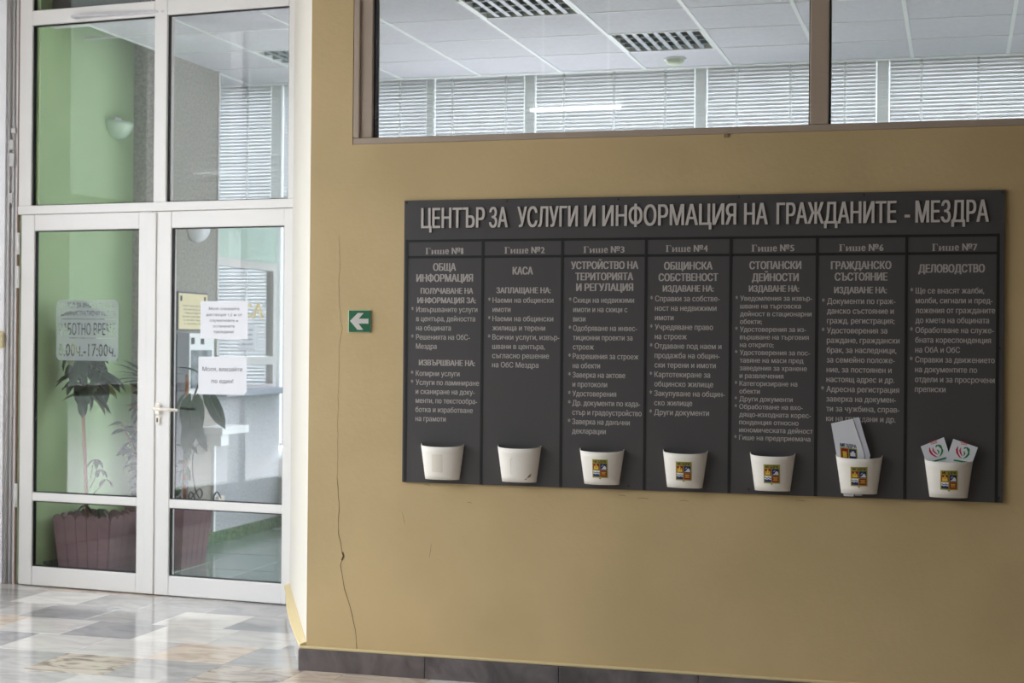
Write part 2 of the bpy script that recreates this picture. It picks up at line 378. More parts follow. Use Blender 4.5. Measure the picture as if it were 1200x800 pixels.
# the vertex order closes behind the yellow wall corner
wr_ = b.build('wall_right', M['white_wall'], label='narrow splayed white wall between the doors and the yellow wall', kind='structure')
ws = empty('baseboard_right', tuple(splay(0, 0, FZ)), label='curved cream topped skirting at the foot of the splayed wall', kind='structure')
b = MB(); n = 10; prof = []
for i in range(n+1):
    t = LN*i/n; o = 0.028 + 0.022*math.sin(math.pi*min(1, i/n*1.1))*0.8; prof.append((t, o))
vs = []; fs = []
for t, o in prof:
    t = max(t, .002); vs += [splay(t, .001, .055), splay(t, o, .050), splay(t, o, .080-.012), splay(t, .001, .080)]
for i in range(n): fs += [(4*i+k, 4*i+4+k, 4*i+4+(k+1) % 4, 4*i+(k+1) % 4) for k in range(4)]
fs += [(0, 1, 2, 3), (4*n+3, 4*n+2, 4*n+1, 4*n)]
b.add(vs, fs).build('cream_lip', M['cream'], ws)
b = MB(); vs = []; fs = []
for t, o in prof:
    t = max(t, .002); vs += [splay(t, .001, FZ), splay(t, o-.006, FZ), splay(t, o-.006, .0498), splay(t, .001, .0498)]
for i in range(n): fs += [(4*i+k, 4*i+4+k, 4*i+4+(k+1) % 4, 4*i+(k+1) % 4) for k in range(4)]
fs += [(0, 1, 2, 3), (4*n+3, 4*n+2, 4*n+1, 4*n)]
b.add(vs, fs).build('skirting_slab', tones[4], ws)

# rest of the lobby shell (out of frame): ceiling, back, right side, glazed front on the left
MB().box(-6.75, 3.75, -10.15, 1.9, 4.6, 4.75).build('ceiling', mat('lobby_ceiling', (170, 166, 158), .8), label='plain pale lobby ceiling', kind='structure')
MB().box(-6.75, 3.75, -10.15, -10, FZ-.1, 4.6).build('wall_back', M['lobby_far'], label='plain wall of the lobby behind the camera', kind='structure')
MB().box(1.60, 1.75, -10, -.03, FZ-.1, 4.6).build('wall_bounce_cut', M['lobby_far'], label='plain unseen side wall of the lobby, set close and dark to cut bounce light', kind='structure')  # unseen wall placed near and kept dark to cut bounce on the right
YA, YB = -5.4, .1
MB().box(-6.750, -6.500, -10, 1.9, FZ-.1, 0.15).box(-6.750, -6.500, -10, 1.9, 4.3, 4.6).box(-6.750, -6.500, -10, YA, 0.15, 4.3).box(-6.750, -6.500, YB, 1.9, .15, 4.3).build('wall_street', M['white_wall'], label='street side wall of the lobby with its glazed front', kind='structure')
w3 = empty('window_3', (-6.12, -2.75, 0.15), label='tall glazed street front of the lobby, left of the picture', kind='structure')
for i in range(6): y = YA+(YB-YA)*i/5; MB().box(-6.650, -6.530, y-.045, y+.045, .15, 4.3).build('mullion', M['pvc'], w3)
for z in (.19, 1.05, 2.45, 4.26): MB().box(-6.640, -6.540, YA, YB, z-.04, z+.04).build('transom', M['pvc'], w3)
MB().box(-6.615, -6.610, YA, YB, .2, 4.25).build('glass_pane', M['glass'], w3)
# wall beside the doors (left)
MB().add([dw(4.90, 0.0, FZ), dw(3.935, 0.0, FZ), dw(3.935, 0.14, FZ), dw(4.90, 0.14, FZ), dw(4.90, 0.0, 4.6), dw(3.935, 0.0, 4.6), dw(3.935, 0.14, 4.6), dw(4.90, 0.14, 4.6)],
   [(0,3,2,1),(4,5,6,7),(0,1,5,4),(1,2,6,5),(2,3,7,6),(3,0,4,7)]).build('wall_left', mat('cool_white_panel', (246, 245, 250), 0.45), label='smooth cool white panel left of the glazed doors', kind='structure')

# ---- office behind: floor, green wall, speckled corner, back wall, ceiling
i0 = splay(LN, -.11, 0); i1 = (-2.66, .161)
plan = [(-6.4, 4.65), (-6.4, 1.80), tuple(dw(3.93, .07, 0))[:2], tuple(dw(1.96, .07, 0))[:2], (i0.x, i0.y), i1, (3.45, .161), (3.45, 4.65)]
of = MB().prism(plan, lambda u, v: Vector((u, v, -.14)), lambda u, v: Vector((u, v, -.0015))).build('floor_office', M['gfloor'], label='green marble tiled office floor behind the doors', kind='structure')
gt = [box_mesh('tile', .390, .660, .0014, marble('green_marble_%d' % i, a, b_, .14, 10, 1.0), .0004) for i, (a, b_) in enumerate((((118, 134, 126), (98, 116, 108)), ((110, 126, 120), (92, 108, 102)), ((126, 140, 134), (106, 120, 114))))]
for i in range(6):
    for j in range(5):
        x = -5.02+.2+.4*i - (0.0); y = 1.74 + .335 + .67*j - .02
        if x > -2.9 or y > 4.4: continue
        shared('tile', gt[(i*5+j*3) % 3], None, (x-of.location.x, y-of.location.y, 0-of.location.z), of)
MB().box(-5.45, -5.30, 1.72, 2.82, -.05, 3.62).build('wall_green', M['green'], label='light green office wall left of the entrance', kind='structure')
MB().box(-5.62, -5.02, 2.82, 3.50, -.05, 3.62).build('wall_corner', M['speckle'], label='rough grey speckled wall corner inside the office', kind='structure')
t2 = empty('trim_1', (-5.02, 2.82, 0), label='thin white corner beads on the speckled office wall', kind='structure')
MB().box(-5.035, -5.012, 2.805, 2.83, 0.1, 3.31).build('corner_bead', M['pvc'], t2); MB().box(-5.04, -5.010, 3.485, 3.505, 1.06, 3.31).build('corner_bead', M['pvc'], t2)
sk = empty('baseboard_green', (-5.02, 2.82, 0), label='green marble skirting along the office wall', kind='structure')
y = 2.80
while y < 4.6: MB().box(-5.02, -5.005, y+.001, min(y+.4, 4.64)-.001, 0, .085).build('slab', M['gskirt'], sk); y += .4
MB().box(-5.30, -5.285, 1.8, 2.80, 0, .085).build('slab', M['gskirt'], sk); MB().box(-5.284, -5.02, 2.805, 2.82, 0, .085).build('slab', M['gskirt'], sk)
# back wall of the office
MB().box(-6.4, 3.6, 4.65, 4.80, -.05, .52).box(-6.4, 3.6, 4.65, 4.80, 3.50, 3.62).box(2.75, 3.6, 4.65, 4.80, .52, 3.50).build('wall_office_back', M['inner_white'], label='pale back wall of the office around its windows', kind='structure')
MB().box(3.45, 3.6, .16, 4.65, -.05, 3.62).build('wall_office_side', M['inner_white'], label='pale side wall of the office, out of view', kind='structure')
MB().box(-6.4, -6.28, 1.9, 4.65, -.05, 3.62).build('wall_office_end', M['inner_white'], label='pale end wall of the cash office', kind='structure')
MB().prism(plan, lambda u, v: Vector((u, v, 3.62)), lambda u, v: Vector((u, v, 3.74))).build('ceiling_slab', M['dark'], label='dark slab above the suspended office ceiling', kind='structure')
# upper closure above the suspended ceiling behind the top panes
# ---- office back window with its mullions
w4 = empty('window_2', (-1.5, 4.25, 1.02), label='long row of tall office windows behind white blinds', kind='structure')
cols = [(-6.24, .04), (-5.065, .052), (-3.815, .034), (-3.045, .045), (-1.782, .045), (-.519, .045), (.744, .045), (1.99, .045), (2.72, .03)]
for x, hw in cols:
    MB().box(x-.018, x+.018, 4.65, 4.73, .52, 3.50).build('mullion', M['pvc_cool'], w4)
    MB().add([(x-hw, 4.585, .62), (x-hw*.8, 4.557, .62), (x+hw*.8, 4.557, .62), (x+hw, 4.585, .62), (x-hw, 4.585, 3.495), (x-hw*.8, 4.557, 3.495), (x+hw*.8, 4.557, 3.495), (x+hw, 4.585, 3.495)],
             [(0, 1, 5, 4), (1, 2, 6, 5), (2, 3, 7, 6)]).build('added_mullion_strip', M['cover'], w4)  # translucent strips added before the mullions so daylight makes them look pale
MB().box(-6.25, 2.75, 4.61, 4.75, .52, .60).build('sill', M['pvc_cool'], w4); MB().box(-6.25, 2.75, 4.65, 4.73, 3.44, 3.50).build('head_rail', M['pvc_cool'], w4)
MB().box(-6.25, 2.75, 4.70, 4.706, .60, 3.495).build('glass_pane', M['glass'], w4)
# blinds, one per bay
BL = ['closed white blind behind the cash desk window', 'closed white blind seen partly through the upper right door pane', 'narrow white blind, first at the left in the high window',
      'wide white blind, second from the left in the high window', 'wide white blind, cut by the thick window mullion', 'white blind in the rightmost visible part of the high window', 'closed white blind beyond the right edge of the picture']
for i in range(len(cols)-1):
    xa, xb = cols[i][0]+cols[i][1]+.0008, cols[i+1][0]-cols[i+1][1]-.0008
    if i == 7: continue
    bl = empty('venetian_blind', ((xa+xb)/2, 4.58, 3.45), group='white blinds on the office windows', cat='blind',
        label=BL[i])
    MB().box(xa, xb, 4.562, 4.60, 3.505, 3.535).build('head_rail', M['cord'], bl)
    zb_ = 2.76 if i in (2, 3) else .65
    s = MB(); z = zb_
    while z < 3.49:
        s.add([(xa, 4.574, z), (xb, 4.574, z), (xb, 4.582, z+.0345), (xa, 4.582, z+.0345)], [(0, 1, 2, 3)]); z += .0265
    for v in range(len(s.v)): pass
    s.build('slats', M['slat'], bl, kind='stuff')
    wd = xb-xa; npos = (.18, .5, .82) if wd > 1 else (.2, .8)
    for t in npos: MB().box(xa+wd*t-.009, xa+wd*t+.009, 4.568, 4.570, zb_, 3.505).build('ladder_cord', M['tape'], bl)
    MB().box(xa, xb, 4.562, 4.59, zb_-.025, zb_-.002).build('bottom_rail', M['cord'], bl)

# ---- suspended ceiling: T grid, tiles, recessed lights
ce = empty('ceiling_office', (-1.5, 2.5, CZ), label='suspended office ceiling of pale square mineral tiles', kind='structure')
X0, PX, Y0, PY = -2.67, .591, .99, .604
cells = {(0, 1): 1, (1, 3): 1, (-3, 3): 1}
tm = box_mesh('ceiling_tile', PX-.022, PY-.010, .012, M['ceil']); 
sp_in = lambda x, y: True
for i in range(-7, 11):
    for j in range(-2, 5):
        xa, ya = X0+PX*i, Y0+PY*j
        if (i, j) in cells or xa > 3.4 or xa < -6.4: continue
        cx, cy = xa+PX/2, ya+PY/2
        # leave out what lies outside the office plan (in front of the splayed wall or the green wall)
        if cy < 0.4: continue
        if cx < -2.9 - (cy)*.5 + .15 and cy < 1.8 and cx < -3.05 - 0.0: 
            if cy < 1.55: continue
        if cx < -5.3 and cy < 3.5: continue
        shared('ceiling_tile', tm, None, (cx+1.5, cy-2.5, .014), ce)
b1 = MB(); 
for i in range(-7, 11):
    x = X0+PX*i; y0 = 0.17 if x > -2.6 else (1.72 if x > -5.29 else 3.5)
    if x > 3.44: continue
    MB().box(x-.011, x+.011, y0, 4.06, CZ-.003, CZ+.02).build('grid_bar', M['tbar'], ce)
for j in range(-1, 6):
    y = Y0+PY*j
    if y < .2: continue
    MB().box(-2.6 if y < 1.7 else (-5.29 if y < 2.8 else (-5.01 if y < 3.5 else -6.27)), 3.44, y-.005, y+.005, CZ-.001, CZ+.018).build('grid_bar', M['tbar'], ce)
MB().box(-6.27, 3.44, 4.012, 4.06, CZ-.004, CZ+.03).build('edge_trim', M['tbar'], ce)
def luminaire(i, j, label):
    xa, ya = X0+PX*i+.013, Y0+PY*j+.008; xb, yb = xa+PX-.026, ya+PY-.016
    t = empty('ceiling_light', ((xa+xb)/2, (ya+yb)/2, CZ), label=label, cat='ceiling light')
    MB().box(xa, xb, ya, ya+.012, CZ-.004, CZ+.09).box(xa, xb, yb-.012, yb, CZ-.004, CZ+.09).box(xa, xa+.012, ya+.012, yb-.012, CZ-.004, CZ+.09).box(xb-.012, xb, ya+.012, yb-.012, CZ-.004, CZ+.09).build('frame', M['tbar'], t)
    MB().box(xa+.012, xb-.012, ya+.012, yb-.012, CZ+.085, CZ+.09).build('housing', M['lamphouse'], t)
    L = MB(); n = 4; wy = (yb-ya-.024)/n; wx = (xb-xa-.024)/8
    for k in range(1, n): y = ya+.012+wy*k; L.box(xa+.013, xb-.013, y-.006, y+.006, CZ-.001, CZ+.05)
    L.build('louvre_rail', M['louvre'], t)
    for k in range(1, 8):
        x = xa+.012+wx*k
        MB().add([(x-.014, ya+.013, CZ), (x+.014, ya+.013, CZ), (x+.004, ya+.013, CZ+.045), (x-.004, ya+.013, CZ+.045), (x-.014, yb-.013, CZ), (x+.014, yb-.013, CZ), (x+.004, yb-.013, CZ+.045), (x-.004, yb-.013, CZ+.045)],
                 [(0,3,2,1),(4,5,6,7),(0,1,5,4),(1,2,6,5),(2,3,7,6),(3,0,4,7)]).build('louvre', M['louvre'], t)
    for k in range(n): y = ya+.012+wy*(k+.5); MB().tube([(xa+.02, y, CZ+.066), (xb-.02, y, CZ+.066)], .011, 8).build('tube', M['tube'], t, smooth=True)
luminaire(0, 1, 'recessed louvred ceiling light cut by the top edge of the picture')
luminaire(1, 3, 'recessed louvred ceiling light in full view above the board')
luminaire(-3, 3, 'recessed louvred ceiling light seen through the glass above the doors')
sd = empty('smoke_detector', (-1.816, 3.70, CZ), label='round pale smoke detector on the office ceiling', cat='smoke detector')
MB().tube([(-1.816, 3.70, CZ-.001), (-1.816, 3.70, CZ-.02), (-1.816, 3.70, CZ-.036), (-1.816, 3.70, CZ-.045)], [.06, .06, .048, .02], 24).build('housing', mat('detector_plastic', (206, 214, 190), .5), sd, smooth=True)
MB().tube([(-1.816, 3.70, CZ), (-1.816, 3.70, CZ-.008)], .075, 24).build('base_ring', M['cord'], sd, smooth=True)

# ---- taupe window in the yellow wall
w1 = empty('window_1', (-2.6, 0, 2.3), label='long high window with taupe painted frame above the board', kind='structure')
MB().box(-2.600, 2.6, 0.002, .10, 2.300, 2.329).box(-2.600, -2.512, .012, .10, 2.329, 3.2).box(-2.600, 2.6, .002, .10, 3.12, 3.2).box(2.52, 2.6, .002, .10, 2.33, 3.12).build('frame', M['taupe'], w1, bevel=.004)
MB().box(-2.600, -2.568, 0.001, .05, 2.3295, 3.118).build('frame_bead', M['taupe'], w1, bevel=.006)
for x in (-.558, 1.45): MB().box(x-.038, x+.038, .004, .10, 2.3295, 3.1195).build('mullion', M['taupe'], w1, bevel=.004)
for xa, xb in ((-2.512, -.596), (-.52, 1.412), (1.488, 2.52)):
    g = .006
    MB().box(xa, xa+g, .03, .07, 2.3292, 3.12).box(xb-g, xb, .03, .07, 2.3292, 3.12).box(xa+g, xb-g, .03, .07, 2.3292, 2.3292+g*.6).build('gasket', M['gasket'], w1)
    MB().box(xa+.004, xb-.004, .046, .052, 2.331, 3.119).build('glass_pane', M['glass'], w1)

# ------------------------------------------------------------------ glazed door screen
def dbox(mb, s0, s1, z0, z1, o0=0.0, o1=.06): return mb.box(-s0, -s1, o0, o1, z0, z1, MD)
def pane(s0, s1, z0, z1, parent, name='glass_pane'):
    g = .006
    b = MB(); dbox(b, s0, s0-g, z0, z1, .012, .034); dbox(b, s1+g, s1, z0, z1, .012, .034); dbox(b, s0-g, s1+g, z0, z0+g*.8, .012, .034); dbox(b, s0-g, s1+g, z1-g, z1, .012, .034)
    b.build('gasket', M['gasket'], parent)
    b = MB(); dbox(b, s0-.002, s1+.002, z0+.002, z1-.002, .030, .036); return b.build(name, M['glass'], parent)

def leaf_door(name, label, sa, sb, ga, gb):
    """sa > sb: outer edges in s; ga > gb: glass edges"""
    t = empty(name, tuple(dw(sa, 0, FZ)), -DA, label=label, kind='structure')
    zt, zb = 2.166, -.040
    for a, b_ in ((sa, ga), (gb, sb)):
        q = MB(); dbox(q, a, b_, zb, zt); q.build('stile', M['pvc'], t, bevel=.004)
    for z0, z1 in ((zb, .072), (.462, .512), (2.070, zt)):
        q = MB(); dbox(q, ga-.0005, gb+.0005, z0, z1, .002, .058); q.build('rail', M['pvc'], t, bevel=.004)
    pane(ga, gb, .072, .462, t); pane(ga, gb, .512, 2.070, t)
    return t
q = MB(); dbox(q, 3.83, 1.97, FZ, -.0405, .012, .05); ths = q.build('door_gap_shade', M['gasket'], label='dark strip standing for the shade in the gap under the glass doors', kind='structure')  # black strip stands in for the shaded gap below the door leaves
dl = leaf_door('door_1', 'left white framed glass door leaf with the frosted hours notice', 3.812, 2.893, 3.718, 2.984)
dr = leaf_door('door_2', 'right white framed glass door leaf with handle and two paper notices', 2.889, 1.972, 2.765, 2.030)
q = MB(); dbox(q, 2.925, 2.862, -.038, 2.16, -.010, -.0005); q.build('meeting_strip', M['pvc'], dr, bevel=.003)
# handle and lock
hs, hz = 2.838, 1.033
hb = MB(); dbox(hb, hs+.014, hs-.016, hz-.035, hz+.030, -.020, -.0105); hnd = hb.build('handle_plate', M['cup'], dr, bevel=.003)
hv = MB().tube([MD @ Vector((-hs, -.018, hz)), MD @ Vector((-hs, -.055, hz)), MD @ Vector((-hs+.02, -.062, hz-.002)), MD @ Vector((-hs+.16, -.060, hz-.006))], [.010, .010, .010, .0085], 10)
hv.build('lever', M['cup'], hnd, smooth=True)
hb = MB(); dbox(hb, hs+.012, hs-.014, .945, .985, -.016, -.0105); lk = hb.build('lock_plate', M['cup'], dr, bevel=.002)
hb = MB(); dbox(hb, hs+.003, hs-.005, .953, .978, -.018, -.0155); hb.build('keyhole', M['steel'], lk)
# frame and top lights
fr = empty('window_4', tuple(dw(3.83, 0, 2.2)), -DA, label='white framed glass panes above the two doors', kind='structure')
for s0, s1, z0, z1, o in ((3.836, 3.745, 2.2205, 3.62, .0), (2.886, 2.802, 2.2205, 3.62, -.004), (2.010, 1.942, 2.2205, 3.62, .0), (3.836, 1.942, 2.1685, 2.220, -.006)):
    q = MB(); dbox(q, s0, s1, z0, z1, o, .075); q.build('mullion', M['pvc'], fr, bevel=.004)
q = MB(); dbox(q, 1.9685, 1.932, FZ, 2.168, -.004, .075); q.build('jamb', M['pvc'], fr, bevel=.004)
for a, b_ in ((3.7445, 2.8865), (2.8015, 2.0105)):
    q = MB(); dbox(q, a, b_, 3.296, 3.383, -.003, .07); q.build('rail', M['pvc'], fr, bevel=.004)
    pane(a, b_, 2.2205, 3.2955, fr); pane(a, b_, 3.3835, 3.60, fr)
# dark sheet behind the topmost panes, painted-in shade of the ceiling void
q = MB(); dbox(q, 3.935, 1.932, 3.6205, 4.6, .0, .14); q.build('lintel_panel', M['white_wall'], fr)
q = MB(); dbox(q, 3.74, 1.95, 3.335, 3.61, .16, .18); q.build('void_shade_sheet', M['dark'], fr)
q = MB(); dbox(q, 3.74, 1.95, 3.312, 3.334, .08, .20); q.build('ceiling_edge', M['tbar'], fr)
# left jamb: rods, hinges, seal
jb = empty('trim_2', tuple(dw(3.87, 0, FZ)), -DA, label='rusty jamb with metal rods and hinges left of the glass doors', kind='structure')
q = MB(); dbox(q, 3.934, 3.8375, FZ, 3.62, .016, .12); q.build('jamb', mat('jamb_grey', (214, 211, 212), .5), jb)
q = MB(); dbox(q, 3.849, 3.8375, FZ, 3.62, .006, .0155); q.build('seal', M['rust'], jb)
for s, r_, o in ((3.908, .008, .004), (3.878, .005, .008)):
    MB().tube([dw(s, o, FZ), dw(s, o, 3.6)], r_, 8).build('rod', M['steelrod'], jb, smooth=True)
for s, z0, z1 in ((3.89, 2.56, 2.62), (3.885, 2.46, 2.54), (3.895, 2.24, 2.30), (3.875, 2.66, 2.69)):
    q = MB(); dbox(q, s+.018, s-.016, z0, z1, -.004, .008); q.build('bracket', M['steelrod'], jb, bevel=.003)
for z0, z1 in ((1.93, 2.06), (1.73, 1.86), (.42, .56)):
    a = MB().tube([dw(3.826, -.010, z0), dw(3.826, -.010, z1)], .0095, 10).build('hinge', M['pvc'], dl, smooth=True)
lt = empty('wall_latch', tuple(dw(3.955, -.03, 1.36)), -DA, label='small cream latch box on the white panel at the left picture edge', cat='latch')
q = MB(); dbox(q, 4.0, 3.925, 1.37, 1.47, -.022, -.0005); q.build('case', M['brass'], lt, bevel=.004)
q = MB(); dbox(q, 3.945, 3.918, 1.41, 1.44, -.034, -.0225); q.build('bolt', M['brass'], lt, bevel=.003)

# ---- frosted opening hours film: rounded sheet with the letters cut out of it
def film():
    W, Hh, r = .436, .358, .035; pts = []
    for cx, cy, a0 in ((W-r, Hh-r, 0), (r, Hh-r, 90), (r, r, 180), (W-r, r, 270)):
        for k in range(7): a = math.radians(a0+15*k); pts.append((cx+r*math.cos(a), cy+r*math.sin(a)))
    V = []; E = []
    def loop(pts): n = len(V); V.extend(Vector(p) for p in pts); E.extend((n+i, n+(i+1) % len(pts)) for i in range(len(pts)))
    loop(pts)
    def line(s, x, z, w, h):
        vs, fs, bd = glyphs(s, 2); x0 = min(p[0] for p in vs); ww = max(p[0] for p in vs)-x0; n = len(V)
        V.extend(Vector((x+(p[0]-x0)/ww*w, z+p[1]/CAP*h)) for p in vs); E.extend((n+i, n+j) for i, j in bd)
    line('ЦЕНТЪР ЗА ИНФОРМАЦИЯ И', .018, .312, .400, .030); line('АДМИНИСТРАТИВНИ УСЛУГИ', .018, .266, .400, .028)
    for z in (.244, .132): loop([(.018, z), (.418, z), (.418, z+.0025), (.018, z+.0025)])
    line('РАБОТНО ВРЕМЕ', .018, .152, .400, .070); line('8:00ч.-17:00ч.', .018, .026, .400, .078)
    ov, oe, of_, *_r = delaunay_2d_cdt(V, E, [], 0, 1e-6)
    A = np.array([V[i] for i, j in E]); B = np.array([V[j] for i, j in E]); keep = []
    for f in of_:
        c = sum((ov[i] for i in f), Vector((0, 0)))/3
        h = (A[:, 1] > c.y) != (B[:, 1] > c.y); a, b = A[h], B[h]
        if int(((a[:, 0]+(c.y-a[:, 1])/(b[:, 1]-a[:, 1])*(b[:, 0]-a[:, 0])) > c.x).sum()) % 2: keep.append(tuple(f))
    me = bpy.data.meshes.new('film'); me.from_pydata([(v.x, v.y, 0) for v in ov], [], keep); me.materials.append(M['frost']); return me
t = empty('opening_hours_notice', tuple(dw(3.574, .0285, 1.300)), -DA, label='frosted rounded opening hours film on the left door glass', cat='notice')
o = shared('film', film(), None, (0, 0, 0), t); o.rotation_euler = (math.pi/2, 0, 0)

def notice(name, label, s0, s1, z0, z1, lines, off=.028, tilt=0.0, dog=False):
    t = empty(name, tuple(dw(s0, off, z0)), -DA, label=label, cat='notice', group=None)
    fn = lambda u, v, d=0: MD @ Vector((-s0+u - (v)*tilt, off-d, z0+v+u*tilt))
    w, h = s0-s1, z1-z0; c = .018 if dog else 0
    out = [(0, 0), (w-c, 0), (w, c), (w, h), (0, h)] if dog else [(0, 0), (w, 0), (w, h), (0, h)]
    MB().prism(out, lambda u, v: fn(u, v, .0008), lambda u, v: fn(u, v, 0)).build('sheet', M['paper'], t)
    b = MB()
    for s, u, v, wd, cp in lines: letters(b, s, lambda x, y, d: fn(x, y, .0010+d), u, v, cp, width=wd, align='center', bold=.0004)
    b.build('printed_text', M['ink'], t, kind='stuff')
notice('paper_notice', 'upper white paper notice with five printed lines on the right door', 2.583, 2.272, 1.436, 1.650,
       [('Моля спазвайте', .155, .172, .200, .016), ('дистанция 1,5 м от', .155, .138, .235, .016), ('служителите и', .155, .105, .185, .016), ('останалите', .155, .073, .140, .016), ('граждани!', .155, .041, .128, .016)], tilt=-.006)
notice('paper_notice', 'lower white paper notice with two printed lines on the right door', 2.592, 2.276, 1.118, 1.333,
       [('Моля, влизайте', .158, .145, .262, .024), ('по един!', .158, .077, .142, .024)], tilt=.004, dog=True)

# ------------------------------------------------------------------ information board
BX0, BX1, BZ0, BZ1 = -2.348, .171, .8105, 2.046
bd_ = empty('information_board', (BX0, 0, BZ0), label='large dark grey information board with seven lettered columns', cat='board')
MB().box(BX0, BX1, -.012, -.0015, BZ0, BZ1).build('panel', M['board'], bd_, bevel=.001)
cx = [-2.334, -1.985, -1.630, -1.267, -.911, -.559, -.205, .146]
for x in cx: MB().box(x-.0058, x+.0058, -.0132, -.0121, BZ0+.0005, 1.874).build('dividing_line', M['black'], bd_)
for z in (1.868, 1.797): MB().box(cx[0], cx[-1], -.0130, -.0121, z-.0055, z+.0055).build('dividing_line', M['black'], bd_)
for x, z in ((-2.338, 2.036), (-1.88, 2.036), (-1.39, 2.036), (-.88, 2.036), (-.375, 2.036), (.16, 2.036), (-1.86, .822), (-1.335, .826), (-.83, .83), (-.36, .83), (.155, .83), (-2.34, 1.42), (.155, 1.42)):
    MB().tube([(x, -.0121, z), (x, -.0145, z)], [.0045, .0035], 8).build('screw', M['steel'], bd_)
bfn = lambda u, v, d: Vector((u, -.0124-d, v))
HEADS = [
    ('number', 'Гише №1', -2.16, 1.8234, 0.1765, 0.033),
    ('number', 'Гише №2', -1.7969, 1.8241, 0.1828, 0.033),
    ('number', 'Гише №3', -1.4479, 1.8238, 0.1812, 0.033),
    ('number', 'Гише №4', -1.0946, 1.8255, 0.1795, 0.033),
    ('number', 'Гише №5', -0.7376, 1.8242, 0.1776, 0.033),
    ('number', 'Гише №6', -0.3824, 1.8229, 0.1789, 0.033),
    ('number', 'Гише №7', -0.019, 1.8215, 0.1765, 0.033),
    ('heading', 'ОБЩА', -2.1594, 1.7537, 0.1059, 0.033),
    ('heading', 'ИНФОРМАЦИЯ', -2.1589, 1.7061, 0.2608, 0.033),
    ('subheading', 'ПОЛУЧАВАНЕ НА', -2.1482, 1.6495, 0.2414, 0.025),
    ('subheading', 'ИНФОРМАЦИЯ ЗА:', -2.1486, 1.6082, 0.2703, 0.025),
    ('subheading', 'ИЗВЪРШВАНЕ НА:', -2.1449, 1.3359, 0.2585, 0.025),
    ('heading', 'КАСА', -1.8048, 1.7361, 0.0914, 0.033),
    ('subheading', 'ЗАПЛАЩАНЕ НА:', -1.801, 1.6517, 0.2437, 0.025),
    ('heading', 'УСТРОЙСТВО НА', -1.4459, 1.7576, 0.2921, 0.032),
    ('heading', 'ТЕРИТОРИЯТА', -1.4469, 1.7099, 0.2514, 0.032),
    ('heading', 'И РЕГУЛАЦИЯ', -1.4447, 1.6644, 0.2477, 0.032),
    ('heading', 'ОБЩИНСКА', -1.0886, 1.7535, 0.2045, 0.032),
    ('heading', 'СОБСТВЕНОСТ', -1.0882, 1.7054, 0.2511, 0.032),
    ('subheading', 'ИЗДАВАНЕ НА:', -1.0878, 1.6584, 0.2153, 0.026),
    ('heading', 'СТОПАНСКИ', -0.7283, 1.7537, 0.2122, 0.032),
    ('heading', 'ДЕЙНОСТИ', -0.7278, 1.7042, 0.1913, 0.032),
    ('subheading', 'ИЗДАВАНЕ НА:', -0.7327, 1.6576, 0.2053, 0.026),
    ('heading', 'ГРАЖДАНСКО', -0.3838, 1.7518, 0.2397, 0.032),
    ('heading', 'СЪСТОЯНИЕ', -0.3835, 1.7055, 0.2093, 0.032),
    ('subheading', 'ИЗДАВАНЕ НА:', -0.3854, 1.6513, 0.2093, 0.026),
    ('heading', 'ДЕЛОВОДСТВО', -0.0314, 1.7372, 0.2553, 0.033),
]
BLOCKS = [
    (-2.2881, -2.3056, 1.5688, 1.4079, '*Извършваните услуги|в центъра, дейността|на общината|*Решенията на ОбС-|Мездра', 'Извършваните услуги', 0.2796, 0.0235),
    (-2.2877, -2.3049, 1.2894, 1.0915, '*Копирни услуги|*Услуги по ламиниране|и сканиране на доку-|менти, по текстообра-|ботка и изработване|на грамоти', 'Услуги по ламиниране', 0.2897, 0.0235),
    (-1.9391, -1.9536, 1.6098, 1.331, '*Наеми на общински|имоти|*Наеми на общински|жилища и терени|*Всички услуги, извър-|швани в центъра,|съгласно решение|на ОбС Мездра', 'Наеми на общински', 0.2704, 0.0235),
    (-1.5805, -1.5942, 1.6101, 1.054, '*Скици на недвижими|имоти и на скици с|визи|*Одобряване на инвес-|тиционни проекти за|строеж|*Разрешения за строеж|на обекти|*Заверка на актове|и протоколи|*Удостоверения|*Др. документи по када-|стър и градоустройство|*Заверка на данъчни|декларации', 'стър и градоустройство', 0.299, 0.0235),
    (-1.2273, -1.2424, 1.6167, 1.1408, '*Справки за собстве-|ност на недвижими|имоти|*Учредяване право|на строеж|*Отдаване под наем и|продажба на общин-|ски терени и имоти|*Картотекиране за|общинско жилище|*Закупуване на общин-|ско жилище|*Други документи', 'Отдаване под наем и', 0.2797, 0.0235),
    (-0.8708, -0.8854, 1.6179, 1.0434, '*Уведомления за извър-|шване на търговска|дейност в стационарни|обекти;|*Удостоверения за из-|вършване на търговия|на открито;|*Удостоверения за пос-|тавяне на маси пред|заведения за хранене|и развлечения|*Категоризиране на|обекти|*Други документи|*Обработване на вхо-|дящо-изходната корес-|понденция относно|икномическата дейност|*Гише на предприемача', 'Уведомления за извър-', 0.292, 0.0205),
    (-0.5175, -0.5326, 1.6066, 1.1304, '*Документи по граж-|данско състояние и|гражд. регистрация;|*Удостоверения за|раждане, граждански|брак, за наследници,|за семейно положе-|ние, за постоянен и|настоящ адрес и др.|*Адресна регистрация|заверка на докумен-|ти за чужбина, справ-|ки на граждани и др.', 'раждане, граждански', 0.2866, 0.0235),
    (-0.1686, -0.1839, 1.649, 1.2549, '*Ще се внасят жалби,|молби, сигнали и пред-|ложения от гражданите|до кмета на общината|*Обработване на служе-|бната кореспонденция|на ОбА и ОбС|*Справки за движението|на документите по|отдели и за просрочени|преписки', 'ложения от гражданите', 0.3039, 0.0235),
]
